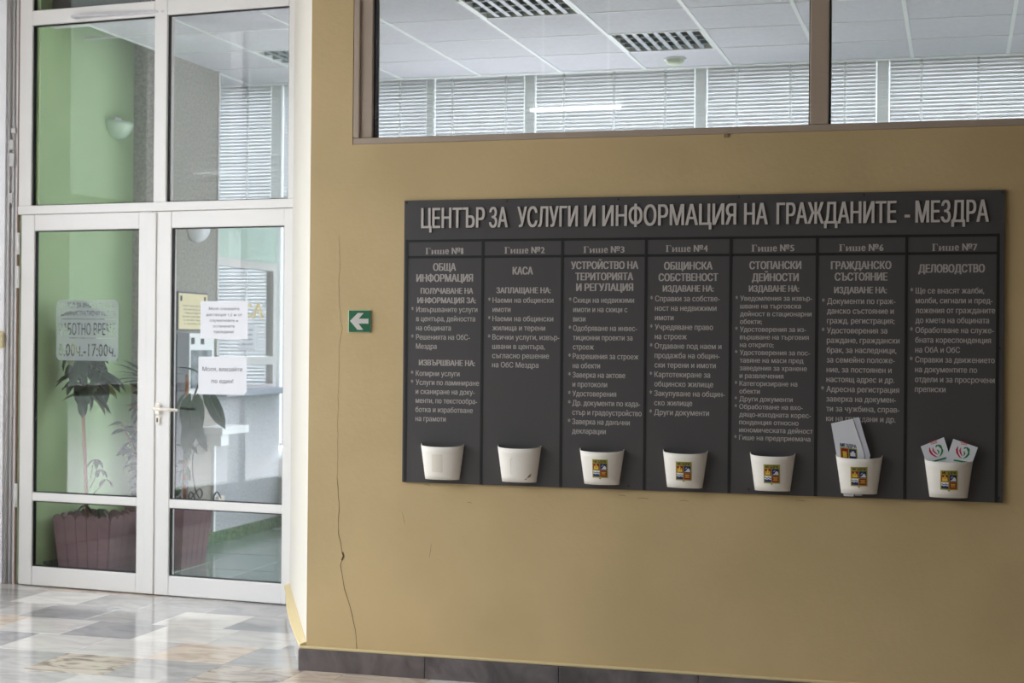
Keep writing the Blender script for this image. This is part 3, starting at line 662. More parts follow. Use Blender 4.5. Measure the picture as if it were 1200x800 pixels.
TITLE = [
    ('ЦЕНТЪР', -2.2677, 0.292, 1.9202),
    ('ЗА', -1.9571, 0.0849, 1.9201),
    ('УСЛУГИ', -1.8298, 0.2677, 1.92),
    ('И', -1.5349, 0.0494, 1.9199),
    ('ИНФОРМАЦИЯ', -1.4562, 0.5672, 1.9198),
    ('НА', -0.8573, 0.098, 1.9195),
    ('ГРАЖДАНИТЕ', -0.7244, 0.4784, 1.9194),
    ('-', -0.2143, 0.0213, 1.9192),
    ('МЕЗДРА', -0.1722, 0.2818, 1.9191),
]

for style, s, x, z, w, cap in HEADS:
    if style == 'number': continue
    b = MB(); letters(b, s, bfn, x, z, cap, width=w, align='center', bold=.0034 if style == 'heading' else .0028)
    b.build(style, M['letter'], bd_)
for xl, xst, z0, z1, t, ref, rw, cap in BLOCKS:
    xsc = rw/(natural(ref)*cap); L = t.split('|'); n = len(L); b = None
    for i, s in enumerate(L):
        z = z0+(z1-z0)*i/(n-1)
        if s[0] == '*':
            if b: b.build('bullet_text', M['letter'], bd_, kind='stuff')
            b = MB(); letters(b, '*', bfn, xst, z-.001, cap*1.05, xs=.8, align='center', bold=.0008); s = s[1:]
        letters(b, s, bfn, xl, z, cap, xs=xsc, bold=.0010)
    b.build('bullet_text', M['letter'], bd_, kind='stuff')
# serif "Гише №n": slab-seriffed glyphs drawn here, the rest from the font
SER = {'Г': (0.72, [(.0, 0, .38, .06), (.10, 0, .30, 1), (.0, .94, .66, 1), (.60, .72, .66, .94)]),
       'и': (0.72, [(.0, 0, .26, .05), (.05, 0, .23, .68), (.0, .63, .26, .68), (.44, 0, .70, .05), (.48, 0, .66, .68), (.44, .63, .70, .68)]),
       'ш': (1.02, [(.0, .63, .26, .68), (.05, 0, .23, .68), (.36, .63, .62, .68), (.40, 0, .58, .68), (.72, .63, .98, .68), (.76, 0, .94, .68), (.0, 0, .98, .06)])}
for style, s, x, z, w, cap in HEADS:
    if style != 'number': continue
    seq = list(s[:4]) + [None] + [s[5], s[6]]; adv = 0; items = []
    for ch in seq:
        if ch is None: adv += .30; continue
        if ch in SER: items.append((ch, adv)); adv += SER[ch][0]+.05
        else:
            k = {'е': .48, '№': 1.15, '1': .30}.get(ch, .50); items.append((ch, adv, k)); adv += k+.07
    kk = w/adv; b = MB(); xx = x-w/2
    for it in items:
        if it[0] in SER:
            for (a, c, d, e_) in SER[it[0]][1]:
                b.add([bfn(xx+(it[1]+a)*kk, z-cap*.42+c*cap*.84, 0), bfn(xx+(it[1]+d)*kk, z-cap*.42+c*cap*.84, 0), bfn(xx+(it[1]+d)*kk, z-cap*.42+e_*cap*.84, 0), bfn(xx+(it[1]+a)*kk, z-cap*.42+e_*cap*.84, 0)], [(0, 1, 2, 3)])
            if it[0] == 'и':
                b.add([bfn(xx+(it[1]+a)*kk, z-cap*.42+c*cap*.84, .00005) for a, c in ((.16, .06), (.24, .06), (.54, .62), (.46, .62))], [(0, 1, 2, 3)])
        else: letters(b, it[0], bfn, xx+it[1]*kk, z, cap*.84, width=it[2]*kk, bold=.0026 if it[0] != '1' else .001)
    b.build('counter_number', M['letter'], bd_)
for s, x, w, z in TITLE:
    b = MB(); cap = .088
    letters(b, s, bfn, x, 1.966 - (x+1.1)*.0012, cap, width=w, bold=.0046, depth=.005)
    b.build('title_lettering', [M['title'], M['letter_edge']], bd_)

# ------------------------------------------------------------------ leaflet holders
def holder(cxh, zt, zb, wt, wb, emblem, label, tilt=0.0, name='leaflet_holder', floor=True):
    t = empty(name, (cxh, -.012, zb), label=label, cat='leaflet holder', group=None)
    N, K = 20, 6; DT, DB = .058, .040
    def surf(a, v, ins=0.0):                       # a in -1..1 across, v 0..1 up
        th = a*math.pi/2; w = (wb+(wt-wb)*v)/2 - ins; d = DB+(DT-DB)*v - ins
        z = zb + v*(zt-zb) - (.012*(math.cos(th)**.6 if math.cos(th) > 0 else 0))*v + .004*(1-v)*0
        x = cxh + w*math.sin(th); y = -.0125 - d*max(0, math.cos(th))**.9
        return Vector((x + (z-zb)*tilt, y, z - (x-cxh)*tilt))
    b = MB(); vs = []; fs = []
    for ins in (0, .0022):
        for j in range(K+1):
            for i in range(N+1): vs.append(surf(-1+2*i/N, j/K, ins))
    S = (N+1)*(K+1)
    for j in range(K):
        for i in range(N):
            a = j*(N+1)+i; fs.append((a, a+1, a+N+2, a+N+1)); fs.append((S+a+1, S+a, S+a+N+1, S+a+N+2))
    for i in range(N):
        a = K*(N+1)+i; fs.append((a, a+1, S+a+1, S+a)); fs.append((i+1, i, S+i, S+i+1))
    if floor: fs.append(tuple(S+i for i in range(N+1)))       # floor of the pocket
    b.add(vs, fs); b.build('pocket', M['cup'], t, smooth=True)
    def em(u, v, d):                                # u, v metres on the front, origin at emblem centre
        vv = .50+v/(zt-zb); a = math.asin(max(-1, min(1, (u+.002)/((wb+(wt-wb)*vv)/2))))/(math.pi/2); p = surf(a, vv)
        return Vector((p.x, p.y-.0008-d, p.z))
    def shp(pts, mt, d=0, nm='emblem'):
        b = MB(); b.prism(pts, lambda u, v: em(u, v, .0006+d), lambda u, v: em(u, v, d-.0004)); return b, mt
    if emblem:
        HW, HH = .033, .042
        def cols(x0, x1, z0, z1, d, b, mi):
            n = max(1, int((x1-x0)/.011)); 
            for k in range(n):
                a, c = x0+(x1-x0)*k/n, x0+(x1-x0)*(k+1)/n
                b.prism([(a, z0), (c, z0), (c, z1), (a, z1)], lambda u, v: em(u, v, .0006+d), lambda u, v: em(u, v, -.0006), mi)
        b = MB(); mats = [M['gold'], M['e_red'], M['e_blue'], M['e_white'], M['e_yellow'], M['e_ink']]
        cols(-HW, HW, -HH, HH, 0, b, 0)
        b.prism([(-.006, -HH-.001), (0, -HH-.008), (.006, -HH-.001)], lambda u, v: em(u, v, .0006), lambda u, v: em(u, v, -.0006), 0)
        plate = b.build('emblem', mats, t)
        b = MB(); cols(-.029, -.0015, -.007, .023, .0006, b, 1); cols(.0015, .029, -.007, .023, .0006, b, 2); cols(-.029, -.0015, -.037, -.009, .0006, b, 3); cols(.0015, .029, -.037, -.009, .0006, b, 1)
        cols(-.029, -.0015, -.037, -.026, .0010, b, 2)
        for q in (0, 1):                            # wavy band
            z = -.020-q*.008; pts = [(-.029+.0275*i/8, z+.0022*math.sin(i*1.6)) for i in range(9)]; pts = pts + [(p[0], p[1]+.0032) for p in reversed(pts)]
            for i in range(8): b.prism([pts[i], pts[i+1], pts[16-i], pts[17-i]] if i else [pts[0], pts[1], pts[16], pts[17]], lambda u, v: em(u, v, .0016), lambda u, v: em(u, v, 0), 2)
        for (x0, x1, z0, z1) in ((-.025, -.020, -.004, .012), (-.018, -.013, -.004, .017), (-.011, -.006, -.004, .012), (-.026, -.005, -.004, .004), (-.017, -.014, .017, .021)): cols(x0, x1, z0, z1, .0012, b, 4)
        for pts in ([(.004, -.003), (.012, .003), (.018, .013), (.023, .012), (.027, .004), (.027, -.004)], [(.006, .008), (.012, .012), (.016, .018), (.010, .014)]):
            b.prism(pts, lambda u, v: em(u, v, .0016), lambda u, v: em(u, v, 0), 3)
        for (x0, x1, z) in ((.006, .025, -.018), (.008, .023, -.023), (.006, .025, -.029)): cols(x0, x1, z, z+.0026, .0012, b, 4)
        b.build('charge', mats, plate)
        b = MB(); letters(b, 'МЕЗДРА', lambda u, v, d: em(u, v, .0011+d), 0, .0325, .012, width=.054, align='center', bold=.001); b.build('emblem_name', M['e_ink'], plate)
    return t, em
H1, e1 = holder(-2.160, .984, .829, .197, .156, False, 'empty white half-cup holder under the first column, faint rectangle mark')
b = MB()
for k in range(4):
    x0 = -.036+.0125*k; x1 = x0+.0125
    b.prism([(x0, -.042), (x1, -.042), (x1, .043), (x0, .043)], lambda u, v: e1(u, v, -.0002), lambda u, v: e1(u, v, -.0010))
b.build('sticker_residue', M['residue'], H1)
H2, e2 = holder(-1.812, .986, .829, .194, .152, False, 'empty white half-cup holder under the second column, brown stain at its corner')
b = MB()
for pts in ([(-.030, -.04), (-.028, -.04), (-.026, .03), (-.030, .03)], [(-.026, .025), (-.018, .036), (-.020, .038), (-.028, .03)]):
    b.prism(pts, lambda u, v: e2(u, v, 0), lambda u, v: e2(u, v, -.0008))
b.build('sticker_residue', M['residue'], H2)
b = MB()
for pts in ([(.040, -.060), (.056, -.052), (.060, -.036), (.050, -.044)], [(.030, -.066), (.040, -.064), (.038, -.058)]):
    b.prism(pts, lambda u, v: e2(u, v, 0), lambda u, v: e2(u, v, -.0008))
b.build('stain', M['stain'], H2)
holder(-1.449, .981, .831, .192, .150, True, 'white half-cup holder with the town emblem under the third column, slightly to its left')
holder(-1.095, .984, .829, .188, .148, True, 'white half-cup holder with the town emblem under the fourth column', tilt=.01)
holder(-.732, .983, .829, .185, .144, True, 'empty white half-cup holder with the town emblem under the fifth column')
holder(-.384, .984, .829, .186, .142, True, 'white half-cup holder under the sixth column holding a folded brochure', tilt=-.004, floor=False)
holder(-.036, .980, .826, .188, .146, True, 'white half-cup holder under the seventh column holding two leaflets')
MB().box(-.420, -.372, -.030, -.014, .816, .824).build('holder_clip', M['cup'], label='small clip under the sixth holder', cat='clip') if False else None

# leaflets in the last two holders
def flat(name, label, pts_uv, y, thick, mt, extra=None, group=None):
    """flat card given by its outline in x, z; y is its front plane"""
    x0 = sum(p[0] for p in pts_uv)/len(pts_uv); z0 = min(p[1] for p in pts_uv)
    t = empty(name, (x0, y, z0), label=label, cat='leaflet', group=group)
    MB().prism(pts_uv, lambda u, v: Vector((u, y, v)), lambda u, v: Vector((u, y+thick, v))).build('sheet', mt, t)
    return t
br = flat('brochure', 'tall white folded brochure with colour emblem standing in the sixth holder', [(-.443, .818), (-.405, .818), (-.362, .985), (-.410, 1.131), (-.496, 1.110)], -.035, .002, M['paper'])
MB().prism([(-.400, .821), (-.372, .821), (-.340, .985), (-.386, 1.138), (-.408, 1.133), (-.366, .985)], lambda u, v: Vector((u, -.0325, v)), lambda u, v: Vector((u, -.0305, v))).build('back_fold', M['paper2'], br)
b = MB(); bm_ = [M['gold'], M['e_red'], M['e_blue'], M['e_white'], M['e_yellow'], M['e_ink']]
def rot(u, v, a=-.07, ox=-.424, oz=.985): return (ox+u*math.cos(a)-v*math.sin(a)*-1, oz+v+u*-.10)
def q4(x0, x1, z0, z1, d, mi):
    b.prism([rot(x0, z0), rot(x1, z0), rot(x1, z1), rot(x0, z1)], lambda u, v: Vector((u, -.0352-d, v)), lambda u, v: Vector((u, -.0348, v)), mi)
q4(-.034, .034, -.03, .028, 0, 0); q4(-.030, -.002, -.02, .024, .0003, 1); q4(.002, .030, -.02, .024, .0003, 2)
q4(-.024, -.008, -.012, .012, .0006, 4); q4(.006, .026, -.004, .010, .0006, 3); q4(.012, .022, .010, .016, .0006, 3)
b.build('emblem', bm_, br)
b = MB(); letters(b, 'МЕЗДРА', lambda u, v, d: Vector((rot(u, v)[0], -.0356-d, rot(u, v)[1])), 0, .037, .014, width=.066, align='center', bold=.002); b.build('printed_text', M['e_blue'], br, kind='stuff')
def logo_leaflet(label, pts, y, cx_, cz_, a):
    t = flat('leaflet', label, pts, y, .0012, M['paper'])
    R = lambda u, v: (cx_+u*math.cos(a)-v*math.sin(a), cz_+u*math.sin(a)+v*math.cos(a))
    f0 = lambda u, v: Vector((*[R(u, v)[0]], y-.0006, R(u, v)[1])); f1 = lambda u, v: Vector((R(u, v)[0], y, R(u, v)[1]))
    b = MB()
    def band(c, mi):
        for i in range(len(c)-1):
            (xa, za, wa), (xb, zb, wb) = c[i], c[i+1]; b.prism([(xa-wa, za), (xb-wb, zb), (xb+wb, zb), (xa+wa, za)], f0, f1, mi)
    band([(-.022, .020, .001), (-.024, .006, .004), (-.020, -.008, .004), (-.008, -.022, .003), (.000, -.026, .001)], 0)
    band([(-.010, .016, .001), (-.012, .004, .003), (-.006, -.008, .003), (.000, -.016, .001)], 0)
    band([(.002, .014, .002), (.010, .022, .006), (.018, .016, .006), (.022, .004, .003)], 1)
    band([(.022, .008, .002), (.022, -.006, .004), (.014, -.018, .004), (.004, -.026, .001)], 1)
    band([(.004, .004, .002), (.008, -.006, .003), (.004, -.014, .001)], 1)
    b.build('emblem', [M['e_crim'], M['e_green']], t)
    b = MB()
    for k in range(3): b.prism([(-.016+.002*k, .030-.005*k+.010), (.014-.001*k, .030-.005*k+.010), (.014-.001*k, .032-.005*k+.010), (-.016+.002*k, .032-.005*k+.010)], f0, f1, 0)
    b.prism([(-.030, -.040), (.028, -.040), (.028, -.034), (-.030, -.034)], f0, f1, 1)
    b.build('printed_text', [M['e_crim'], M['e_green']], t, kind='stuff')
a = .40
logo_leaflet('left one of two white leaflets fanned out in the seventh holder', [(-.144, 1.026), (-.055, 1.065), (-.012, .93), (-.055, .90), (-.100, .90)], -.030, -.083, 1.010, .30)
logo_leaflet('right one of two white leaflets fanned out in the seventh holder', [(-.019, 1.060), (.075, 1.028), (.035, .91), (-.02, .90), (-.062, .925)], -.036, .018, 1.008, -.14)

# ------------------------------------------------------------------ exit arrow sign
t = empty('exit_sign', (-2.609, 0, 1.466), label='small green sign with a white arrow pointing left on the yellow wall', cat='sign')
MB().box(-2.610, -2.503, -.007, -.0008, 1.4665, 1.5645).build('plate', M['sedge'], t, bevel=.0008)
MB().box(-2.6065, -2.504, -.0078, -.0071, 1.468, 1.563).build('face', M['sgreen'], t)
sc_ = lambda px, pz: (-2.6065+.1025*(px-200)/285, 1.563-.095*(pz-262)/300)
MB().prism([sc_(*p) for p in ((215, 408), (318, 297), (395, 297), (330, 377), (458, 377), (458, 445), (328, 445), (390, 532), (315, 532))][::-1], lambda u, v: Vector((u, -.0084, v)), lambda u, v: Vector((u, -.0079, v))).build('arrow', M['swhite'], t)

# ------------------------------------------------------------------ office interior seen through the doors
# cash desk partition along x = -5.02
MB().box(-5.12, -5.02, 3.50, 4.56, 0, 1.03).build('wall_partition', M['speckle_light'], label='pale speckled half wall under the cash desk window', kind='structure')
cw = empty('cash_window', (-5.07, 3.85, 1.03), label='white framed cash desk window with pale gold lettering', cat='window')
MB().box(-5.20, -4.94, 3.51, 4.545, 1.031, 1.075).build('ledge', M['ledge'], cw, bevel=.004)
for y0, y1 in ((3.51, 3.56), (4.48, 4.54)): MB().box(-5.10, -5.04, y0, y1, 1.0755, 2.02).build('post', M['pvc'], cw)
MB().box(-5.10, -5.04, 3.5605, 4.4795, 1.96, 2.02).build('rail', M['pvc'], cw); MB().box(-5.10, -5.04, 3.5605, 4.4795, 1.25, 1.31).build('rail', M['pvc'], cw); MB().box(-5.10, -5.04, 3.5605, 4.4795, 1.0755, 1.10).build('rail', M['pvc'], cw)
MB().box(-5.073, -5.067, 3.5605, 4.4795, 1.3105, 1.9595).build('glass_pane', M['glass'], cw); MB().box(-5.073, -5.067, 3.5605, 4.4795, 1.1005, 1.2495).build('glass_pane', M['glass'], cw)
MB().box(-5.09, -5.05, 3.51, 4.54, 2.021, 2.30).build('head_panel', M['palegreen'], cw)
b = MB(); letters(b, 'КАСА', lambda u, v, d: Vector((-5.0655+d, u, v)), 3.57, 1.652, .115, width=.80, bold=.02); b.build('lettering', M['goldletter'], cw)
t = empty('window_note', (-5.064, 3.9, 1.36), label='small pale note stuck on the cash desk glass', cat='notice')
MB().box(-5.0655, -5.064, 3.95, 4.22, 1.36, 1.545).build('sheet', M['paper'], t)
b = MB()
for k, s in enumerate(('Моля', 'влизайте', 'по един', 'на каса')): letters(b, s, lambda u, v, d: Vector((-5.0636+d, u, v)), 4.085, 1.51-.035*k, .016, width=.17, align='center')
b.build('printed_text', M['ink'], t, kind='stuff')
# plaque, notice board and shelf
t = empty('wall_plaque', (-5.02, 3.12, 1.50), label='cream yellow plaque with dark edge on the speckled wall', cat='plaque')
MB().box(-5.019, -5.008, 2.905, 3.335, 1.492, 1.752).build('frame', M['plaque_edge'], t); MB().box(-5.0079, -5.004, 2.915, 3.325, 1.502, 1.742).build('face', M['plaque'], t)
b = MB(); pf = lambda u, v, d: Vector((-5.0034+d, u, v))
for k, s in enumerate(('Който иска да бъде', 'обслужен бързо и добре', 'следва да представи', 'всички документи', 'и лична карта', 'с уважение')): letters(b, s, pf, 3.12, 1.66-.024*k, .012, width=.30-.02*(k % 3), align='center')
for y in (2.945, 3.285): b.box(-5.0038, -5.003, y-.012, y+.012, 1.69, 1.725)
b.build('printed_text', M['ink'], t, kind='stuff')
t = empty('notice_board', (-5.02, 3.2, 1.0), label='white notice sheet with a grey picture below the yellow plaque', cat='notice')
MB().box(-5.019, -5.010, 3.06, 3.44, 1.06, 1.475).build('sheet', M['cord'], t); MB().box(-5.0095, -5.006, 3.10, 3.40, 1.10, 1.36).build('picture', M['photo'], t)
b = MB(); [b.box(-5.0095, -5.0085, y, y+.05, 1.40, 1.445) for y in (3.10, 3.24)]; b.build('heading_block', M['ink'], t, kind='stuff')
MB().box(-5.018, -4.99, 2.87, 3.04, .10, 1.475).build('wall_panel', M['greydark'], label='tall narrow dark grey panel on the speckled wall', cat='panel')
t = empty('wall_shelf', (-4.95, 3.5, .76), label='small white shelf box on the half wall with a conduit below', cat='shelf')
MB().box(-5.0195, -4.86, 3.28, 3.70, .775, .83).build('top', M['cord'], t, bevel=.004); MB().box(-5.0195, -4.88, 3.30, 3.42, .70, .7745).build('bracket', M['cord'], t)
MB().box(-5.0195, -5.0, 3.44, 3.465, .09, .7745).build('conduit', M['cord'], t)
MB().box(-5.0195, -4.995, 3.50, 3.60, .27, .33).build('socket', M['cup'], t, bevel=.004)

def bowl(name, label, c, r, axis, mt):
    t = empty(name, c, label=label, cat='wall lamp'); b = MB(); N, K = 16, 7; vs = []; fs = []
    for j in range(K+1):
        ph = math.pi/2*j/K
        for i in range(N+1):
            th = math.pi*i/N; rr_ = r*math.cos(ph)
            vs.append(Vector(c)+Vector((rr_*math.sin(th)*.75+.001, rr_*math.cos(th), -r*.85*math.sin(ph))))
    for j in range(K):
        for i in range(N): a_ = j*(N+1)+i; fs.append((a_, a_+N+1, a_+N+2, a_+1))
    fs.append(tuple(range(N+1))); b.add(vs, fs).build('bowl', mt, t, smooth=True)
    MB().box(c[0]+.001, c[0]+.012, c[1]-.04, c[1]+.04, c[2]-.02, c[2]+.03).build('bracket', M['cord'], t)
bowl('wall_lamp', 'pale green half-bowl wall lamp on the green wall', (-5.299, 2.60, 2.845), .135, 0, M['lampglass'])
bowl('wall_lamp', 'white half-bowl wall lamp on the speckled wall behind the right door', (-5.019, 3.17, 2.20), .125, 0, M['lampwhite'])

# lobby batten lamps (seen only as reflections in the glass)
t = empty('batten_lamp', (-4.4, .62, 3.5), label='long unlit fluorescent batten under the lobby ceiling near the doors', cat='ceiling light')
MB().box(-5.1, -3.7, .50, .74, 3.46, 3.60).box(-4.8, -4.78, .61, .63, 3.6, 4.6).box(-4.02, -4.0, .61, .63, 3.6, 4.6).build('housing', M['tbar'], t); MB().tube([(-5.05, .56, 3.44), (-3.75, .56, 3.44)], .013, 8).build('tube', M['tube'], t); MB().tube([(-5.05, .68, 3.44), (-3.75, .68, 3.44)], .013, 8).build('tube', M['tube'], t)
t = empty('tube_lamp', (-3.2, -6.5, 3.5), label='lit fluorescent tube under the lobby ceiling behind the camera', cat='ceiling light')
MB().box(-3.62, -2.78, -6.55, -6.45, 3.49, 3.60).box(-3.5, -3.48, -6.51, -6.49, 3.60, 4.6).box(-2.92, -2.90, -6.51, -6.49, 3.6, 4.6).build('housing', M['tbar'], t); MB().tube([(-3.60, -6.5, 3.455), (-2.80, -6.5, 3.455)], .016, 8).build('tube', M['lit'], t)

# ---- planters and plants just inside the doors
pk_cache = {}
def planter(cx_, cy_, top, bot, h, label):
    t = empty('planter', (cx_, cy_, 0), label=label, cat='planter'); n = 5
    def picket(w0, w1, hh):
        me = bpy.data.meshes.new('picket'); out = [(-w0/2, 0), (w0/2, 0), (w1/2, hh-w1*.45)] + [(w1/2*math.cos(a_), hh-w1*.45+w1*.45*math.sin(a_)) for a_ in (math.pi/6, math.pi/3, math.pi/2, 2*math.pi/3, 5*math.pi/6)] + [(-w1/2, hh-w1*.45)]
        b = MB(); b.prism(out, lambda u, v: Vector((u, 0, v)), lambda u, v: Vector((u, .014, v))); me.from_pydata([tuple(v) for v in b.v], [], b.f); me.materials.append(M['picket']); return me
    w1, w0 = (top-.012)/n-.003, (bot-.012)/n-.003; me = picket(w0, w1, h)
    lean = math.atan2((top-bot)/2, h)
    for side in range(4):
        for k in range(n):
            u = (k-(n-1)/2)*(bot-.012)/n; du = (k-(n-1)/2)*((top-bot))/n
            Mx = Matrix.Rotation(side*math.pi/2, 4, 'Z') @ Matrix.Translation((u, -bot/2, 0.0)) @ Matrix.Rotation(lean, 4, 'X') @ Matrix.Rotation(math.atan2(du, h), 4, 'Y')
            o = bpy.data.objects.new('picket', me); COL.objects.link(o); o.parent = t; o.matrix_basis = Mx
    b = MB(); k = (bot+(top-bot)*.8)/2-.02; kb = bot/2-.025
    b.add([(-kb,-kb,.004),(kb,-kb,.004),(kb,kb,.004),(-kb,kb,.004),(-k,-k,h*.8),(k,-k,h*.8),(k,k,h*.8),(-k,k,h*.8)], [(0,3,2,1),(4,5,6,7),(0,1,5,4),(1,2,6,5),(2,3,7,6),(3,0,4,7)]).build('soil', M['soil'], t, world=False)
    return t
planter(-5.05, 2.00, .40, .33, .37, 'mauve wooden picket planter seen low behind the left door')
planter(-4.82, 2.47, .42, .34, .40, 'mauve wooden picket planter half hidden behind the door meeting stiles')

def leaf_mesh(name, w, mt, fold=.18, curl=.25, n=5, blunt=False):
    vs = []; fs = []
    for i in range(n+1):
        t = i/n; ww = w*(math.sin(math.pi*min(1, t*.94+.05))**(.7 if blunt else .9)) if 0 < i < n else w*(.06 if i == 0 else .02)
        z = -curl*t*t
        vs += [(-ww/2, t, z+fold*ww), (0, t, z), (ww/2, t, z+fold*ww)]
    for i in range(n):
        a_ = 3*i; fs += [(a_, a_+1, a_+4, a_+3), (a_+1, a_+2, a_+5, a_+4)]
    me = bpy.data.meshes.new(name); me.from_pydata(vs, [], fs); me.materials.append(mt)
    for p in me.polygons: p.use_smooth = True
    return me
LF = {k: leaf_mesh('leaf', w, M[mt], f, c, 5, bl) for k, w, mt, f, c, bl in (('rub', .38, 'leaf', .2, .3, True), ('mid', .40, 'leaf', .25, .35, True), ('light', .36, 'leaf2', .25, .3, True), ('var', .42, 'leaf3', .2, .2, True), ('long', .10, 'leaf2', .3, .5, False), ('red', .34, 'redleaf', .2, .3, True), ('small', .5, 'leaf2', .2, .2, True))}
def put_leaf(t, base, direction, size, kind, roll=0.0):
    d = Vector(direction).normalized(); up = Vector((0, 0, 1)) if abs(d.z) < .95 else Vector((0, -1, 0))
    x = d.cross(up).normalized(); z = x.cross(d).normalized()
    Mx = Matrix((x, d, z)).transposed().to_4x4() @ Matrix.Rotation(roll, 4, 'Y')
    Mx = Matrix.Translation(Vector(base)-t.location) @ Mx @ Matrix.Scale(size, 4)
    o = bpy.data.objects.new('leaf', LF[kind]); COL.objects.link(o); o.parent = t; o.matrix_basis = Mx
rp = random.Random(21)
# plant A: tall rubber plant with a bare stem and a dark crown
bA = Vector((-5.10, 1.96, .30)); pA = empty('rubber_plant', tuple(bA), label='tall leafy plant with dark crown on a thin brown stem behind the left door', cat='plant')
stemA = [bA, Vector((-5.115, 1.95, .7)), Vector((-5.13, 1.94, 1.05)), Vector((-5.12, 1.93, 1.30)), Vector((-5.15, 1.93, 1.50))]
MB().tube(stemA, [.012, .011, .010, .007, .005], 8).build('stem', M['bark'], pA, smooth=True)
br_ = [(stemA[3], Vector((-5.19, 1.86, 1.66))), (stemA[4], Vector((-5.10, 1.88, 1.58))), (stemA[2], Vector((-5.20, 1.90, 1.62))), (stemA[2], Vector((-4.98, 1.93, 1.26))), (stemA[3], Vector((-5.20, 1.97, 1.33))), (stemA[3], Vector((-5.05, 1.90, 1.42)))]
for a_, b_ in br_: MB().tube([a_, a_.lerp(b_, .5)+Vector((0, 0, .03)), b_], [.006, .005, .004], 6).build('branch', M['stem'], pA, smooth=True)
for a_, b_ in [(stemA[2], stemA[4])] + br_:
    for k in range(24):
        p = a_.lerp(b_, rp.uniform(.15, 1.0)); th = rp.uniform(0, 2*math.pi); d = Vector((math.cos(th), math.sin(th)*.8, rp.uniform(-.9, .35)))
        sz = rp.uniform(.13, .20); d.normalize()
        if p.x + d.x*sz < -5.25: d.x = abs(d.x)*.3
        if p.y + d.y*sz < 1.78: d.y = abs(d.y)
        put_leaf(pA, p, d, sz, rp.choice(('mid', 'mid', 'rub', 'mid', 'mid', 'var')), rp.uniform(-.6, .6))
# drooping tuft low on the crown and the thin side shoots
for k in range(9):
    th = rp.uniform(0, 6.28); put_leaf(pA, Vector((-5.12+.03*math.cos(th), 1.93, 1.12+rp.uniform(-.05, .05))), (math.cos(th)*.5, math.sin(th)*.4, -1), rp.uniform(.09, .13), 'mid', 0)
for (x, z) in ((-5.03, .70), (-4.96, .58), (-5.0, .64), (-5.0, .40), (-5.1, .42)):
    q = Vector((x, 1.93, z)); MB().tube([Vector((-5.08, 1.955, z-.12)), Vector((x-.02, 1.94, z-.02)), q], .003, 6).build('branch', M['stem'], pA)
    for k in range(5): th = rp.uniform(0, 6.28); put_leaf(pA, q, (math.cos(th), math.sin(th)*.5, -.5), rp.uniform(.05, .08), 'mid', 0)
# plant B: bushy plant with spiky and rust red leaves in the rear planter
bB = Vector((-4.93, 2.46, .32)); pB = empty('bushy_plant', tuple(bB), label='dense bushy plant with rust red leaves beside the door meeting stiles', cat='plant')
stB = [(bB, Vector((-4.97, 2.42, .85)), Vector((-4.98, 2.40, 1.20))), (bB, Vector((-5.0, 2.42, .62)), Vector((-5.10, 2.36, .90))), (bB, Vector((-4.88, 2.42, .7)), Vector((-4.86, 2.36, 1.0)))]
for s in stB: MB().tube(list(s), [.012, .009, .005], 8).build('stem', M['bark'], pB, smooth=True)
for s in stB:
    for k in range(46):
        t_ = rp.uniform(.1, 1); p = s[0].lerp(s[1], t_*2) if t_ < .5 else s[1].lerp(s[2], (t_-.5)*2); th = rp.uniform(0, 6.28)
        d = Vector((math.cos(th), math.sin(th)*.9, rp.uniform(-.8, .7)))
        put_leaf(pB, p, d, rp.uniform(.08, .15), rp.choice(('mid', 'light', 'mid', 'rub', 'small')), rp.uniform(-.7, .7))
for k in range(14): th = rp.uniform(0, 6.28); put_leaf(pB, Vector((-4.93+rp.uniform(-.06, .06), 2.36, 1.0)), (math.cos(th), -.5+math.sin(th)*.5, rp.uniform(-.3, .8)), rp.uniform(.07, .11), 'red', 0)
for k in range(26): th = rp.uniform(0, 6.28); put_leaf(pB, Vector((-4.95, 2.40, 1.16)), (math.cos(th), math.sin(th)*.8, rp.uniform(.0, 1.4)), rp.uniform(.18, .26), 'long', 0)
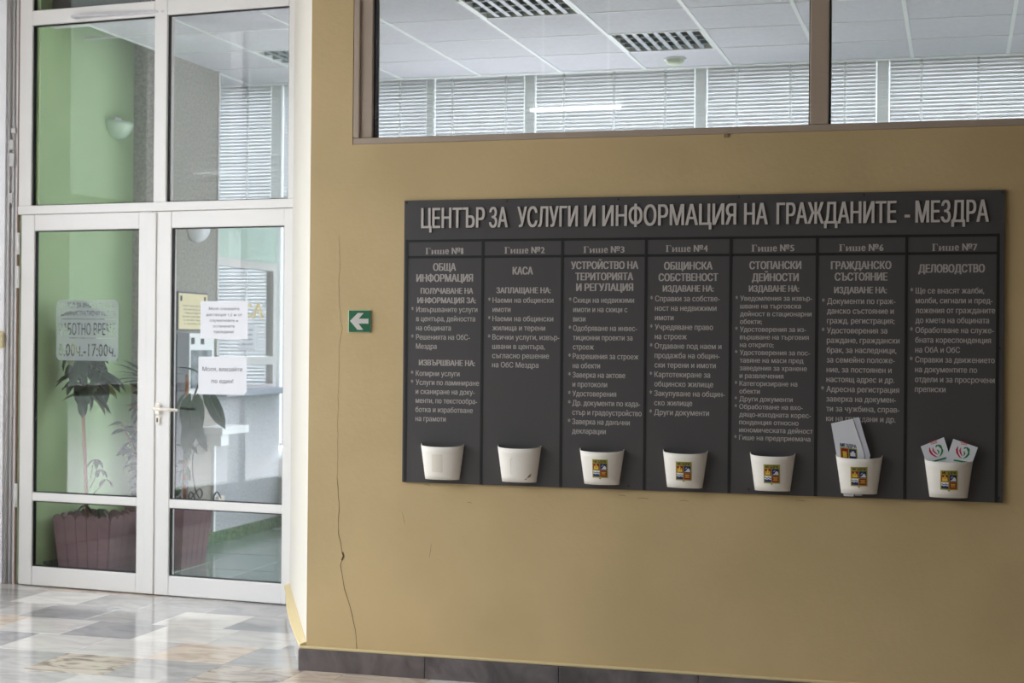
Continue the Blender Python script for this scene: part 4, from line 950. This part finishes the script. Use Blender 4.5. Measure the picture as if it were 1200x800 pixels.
# plant C: cane with hanging big rubber leaves, seen through the right door
bC = Vector((-4.69, 2.42, .32)); pC = empty('potted_cane', tuple(bC), label='leaning brown cane with large hanging dark leaves behind the right door', cat='plant')
MB().tube([bC, Vector((-4.665, 2.38, .8)), Vector((-4.625, 2.32, 1.21))], [.013, .013, .012], 8).build('cane', M['bark'], pC, smooth=True)
top = Vector((-4.50, 2.24, 1.17)); MB().tube([Vector((-4.67, 2.38, .75)), Vector((-4.60, 2.30, .98)), Vector((-4.53, 2.26, 1.12)), top, Vector((-4.48, 2.24, 1.25))], [.007, .007, .006, .005, .003], 8).build('stem', M['stem'], pC, smooth=True)
for (x, y, z, dx, dy, dz, s, rl) in ((-4.56, 2.24, 1.10, -.22, -.1, -1, .27, .3), (-4.50, 2.22, 1.10, .04, -.1, -1, .24, -.3), (-4.54, 2.24, .98, -.16, -.1, -1, .26, -.5), (-4.49, 2.22, .97, .08, -.1, -1, .23, .3),
     (-4.46, 2.24, 1.15, .30, -.1, -1, .26, .6), (-4.44, 2.25, 1.12, .42, -.1, -1, .25, 1.2), (-4.48, 2.24, 1.20, .9, -.1, -.35, .16, .4), (-4.50, 2.24, 1.22, -.7, -.2, .45, .14, 0), (-4.60, 2.26, 1.10, -.5, -.2, -.8, .17, .2), (-4.48, 2.24, 1.27, .5, -.1, -.9, .14, .9)):
    put_leaf(pC, (x, y, z), (dx, dy, dz), s, 'rub', rl)
for k in range(26):
    t_ = rp.uniform(0, 1); p = Vector((-4.69, 2.36, .42)).lerp(Vector((-4.62, 2.33, .86)), t_); MBd = Vector((rp.uniform(-.6, 1), rp.uniform(-.9, .1), rp.uniform(-.9, .5)))
    put_leaf(pC, p, MBd, rp.uniform(.06, .10), rp.choice(('small', 'light', 'mid')), rp.uniform(-.5, .5))
# black cable hanging with loops by the wall
crv = [Vector((-4.995, y, z)) for y, z in ((3.32, .765), (3.22, .735), (3.12, .66), (3.11, .56), (3.13, .47), (3.16, .40), (3.22, .345), (3.255, .375), (3.22, .41), (3.15, .385), (3.08, .35), (3.06, .375), (3.09, .40), (3.14, .36), (3.17, .28), (3.22, .18), (3.29, .115), (3.35, .13), (3.39, .20), (3.43, .33), (3.47, .365), (3.51, .345), (3.54, .31))]
c = bpy.data.curves.new('hanging_cable', 'CURVE')
sm = []
for i in range(len(crv)-1):
    p0, p1, p2, p3 = crv[max(i-1, 0)], crv[i], crv[i+1], crv[min(i+2, len(crv)-1)]
    for k in range(4):
        t_ = k/4; sm.append(.5*((2*p1)+(p2-p0)*t_+(2*p0-5*p1+4*p2-p3)*t_*t_+(3*p1-p0-3*p2+p3)*t_**3))
MB().tube(sm, .0045, 6).build('hanging_cable', M['cable'], smooth=True, label='thin black cable hanging in loops behind the right door', cat='cable')
bpy.data.curves.remove(c)
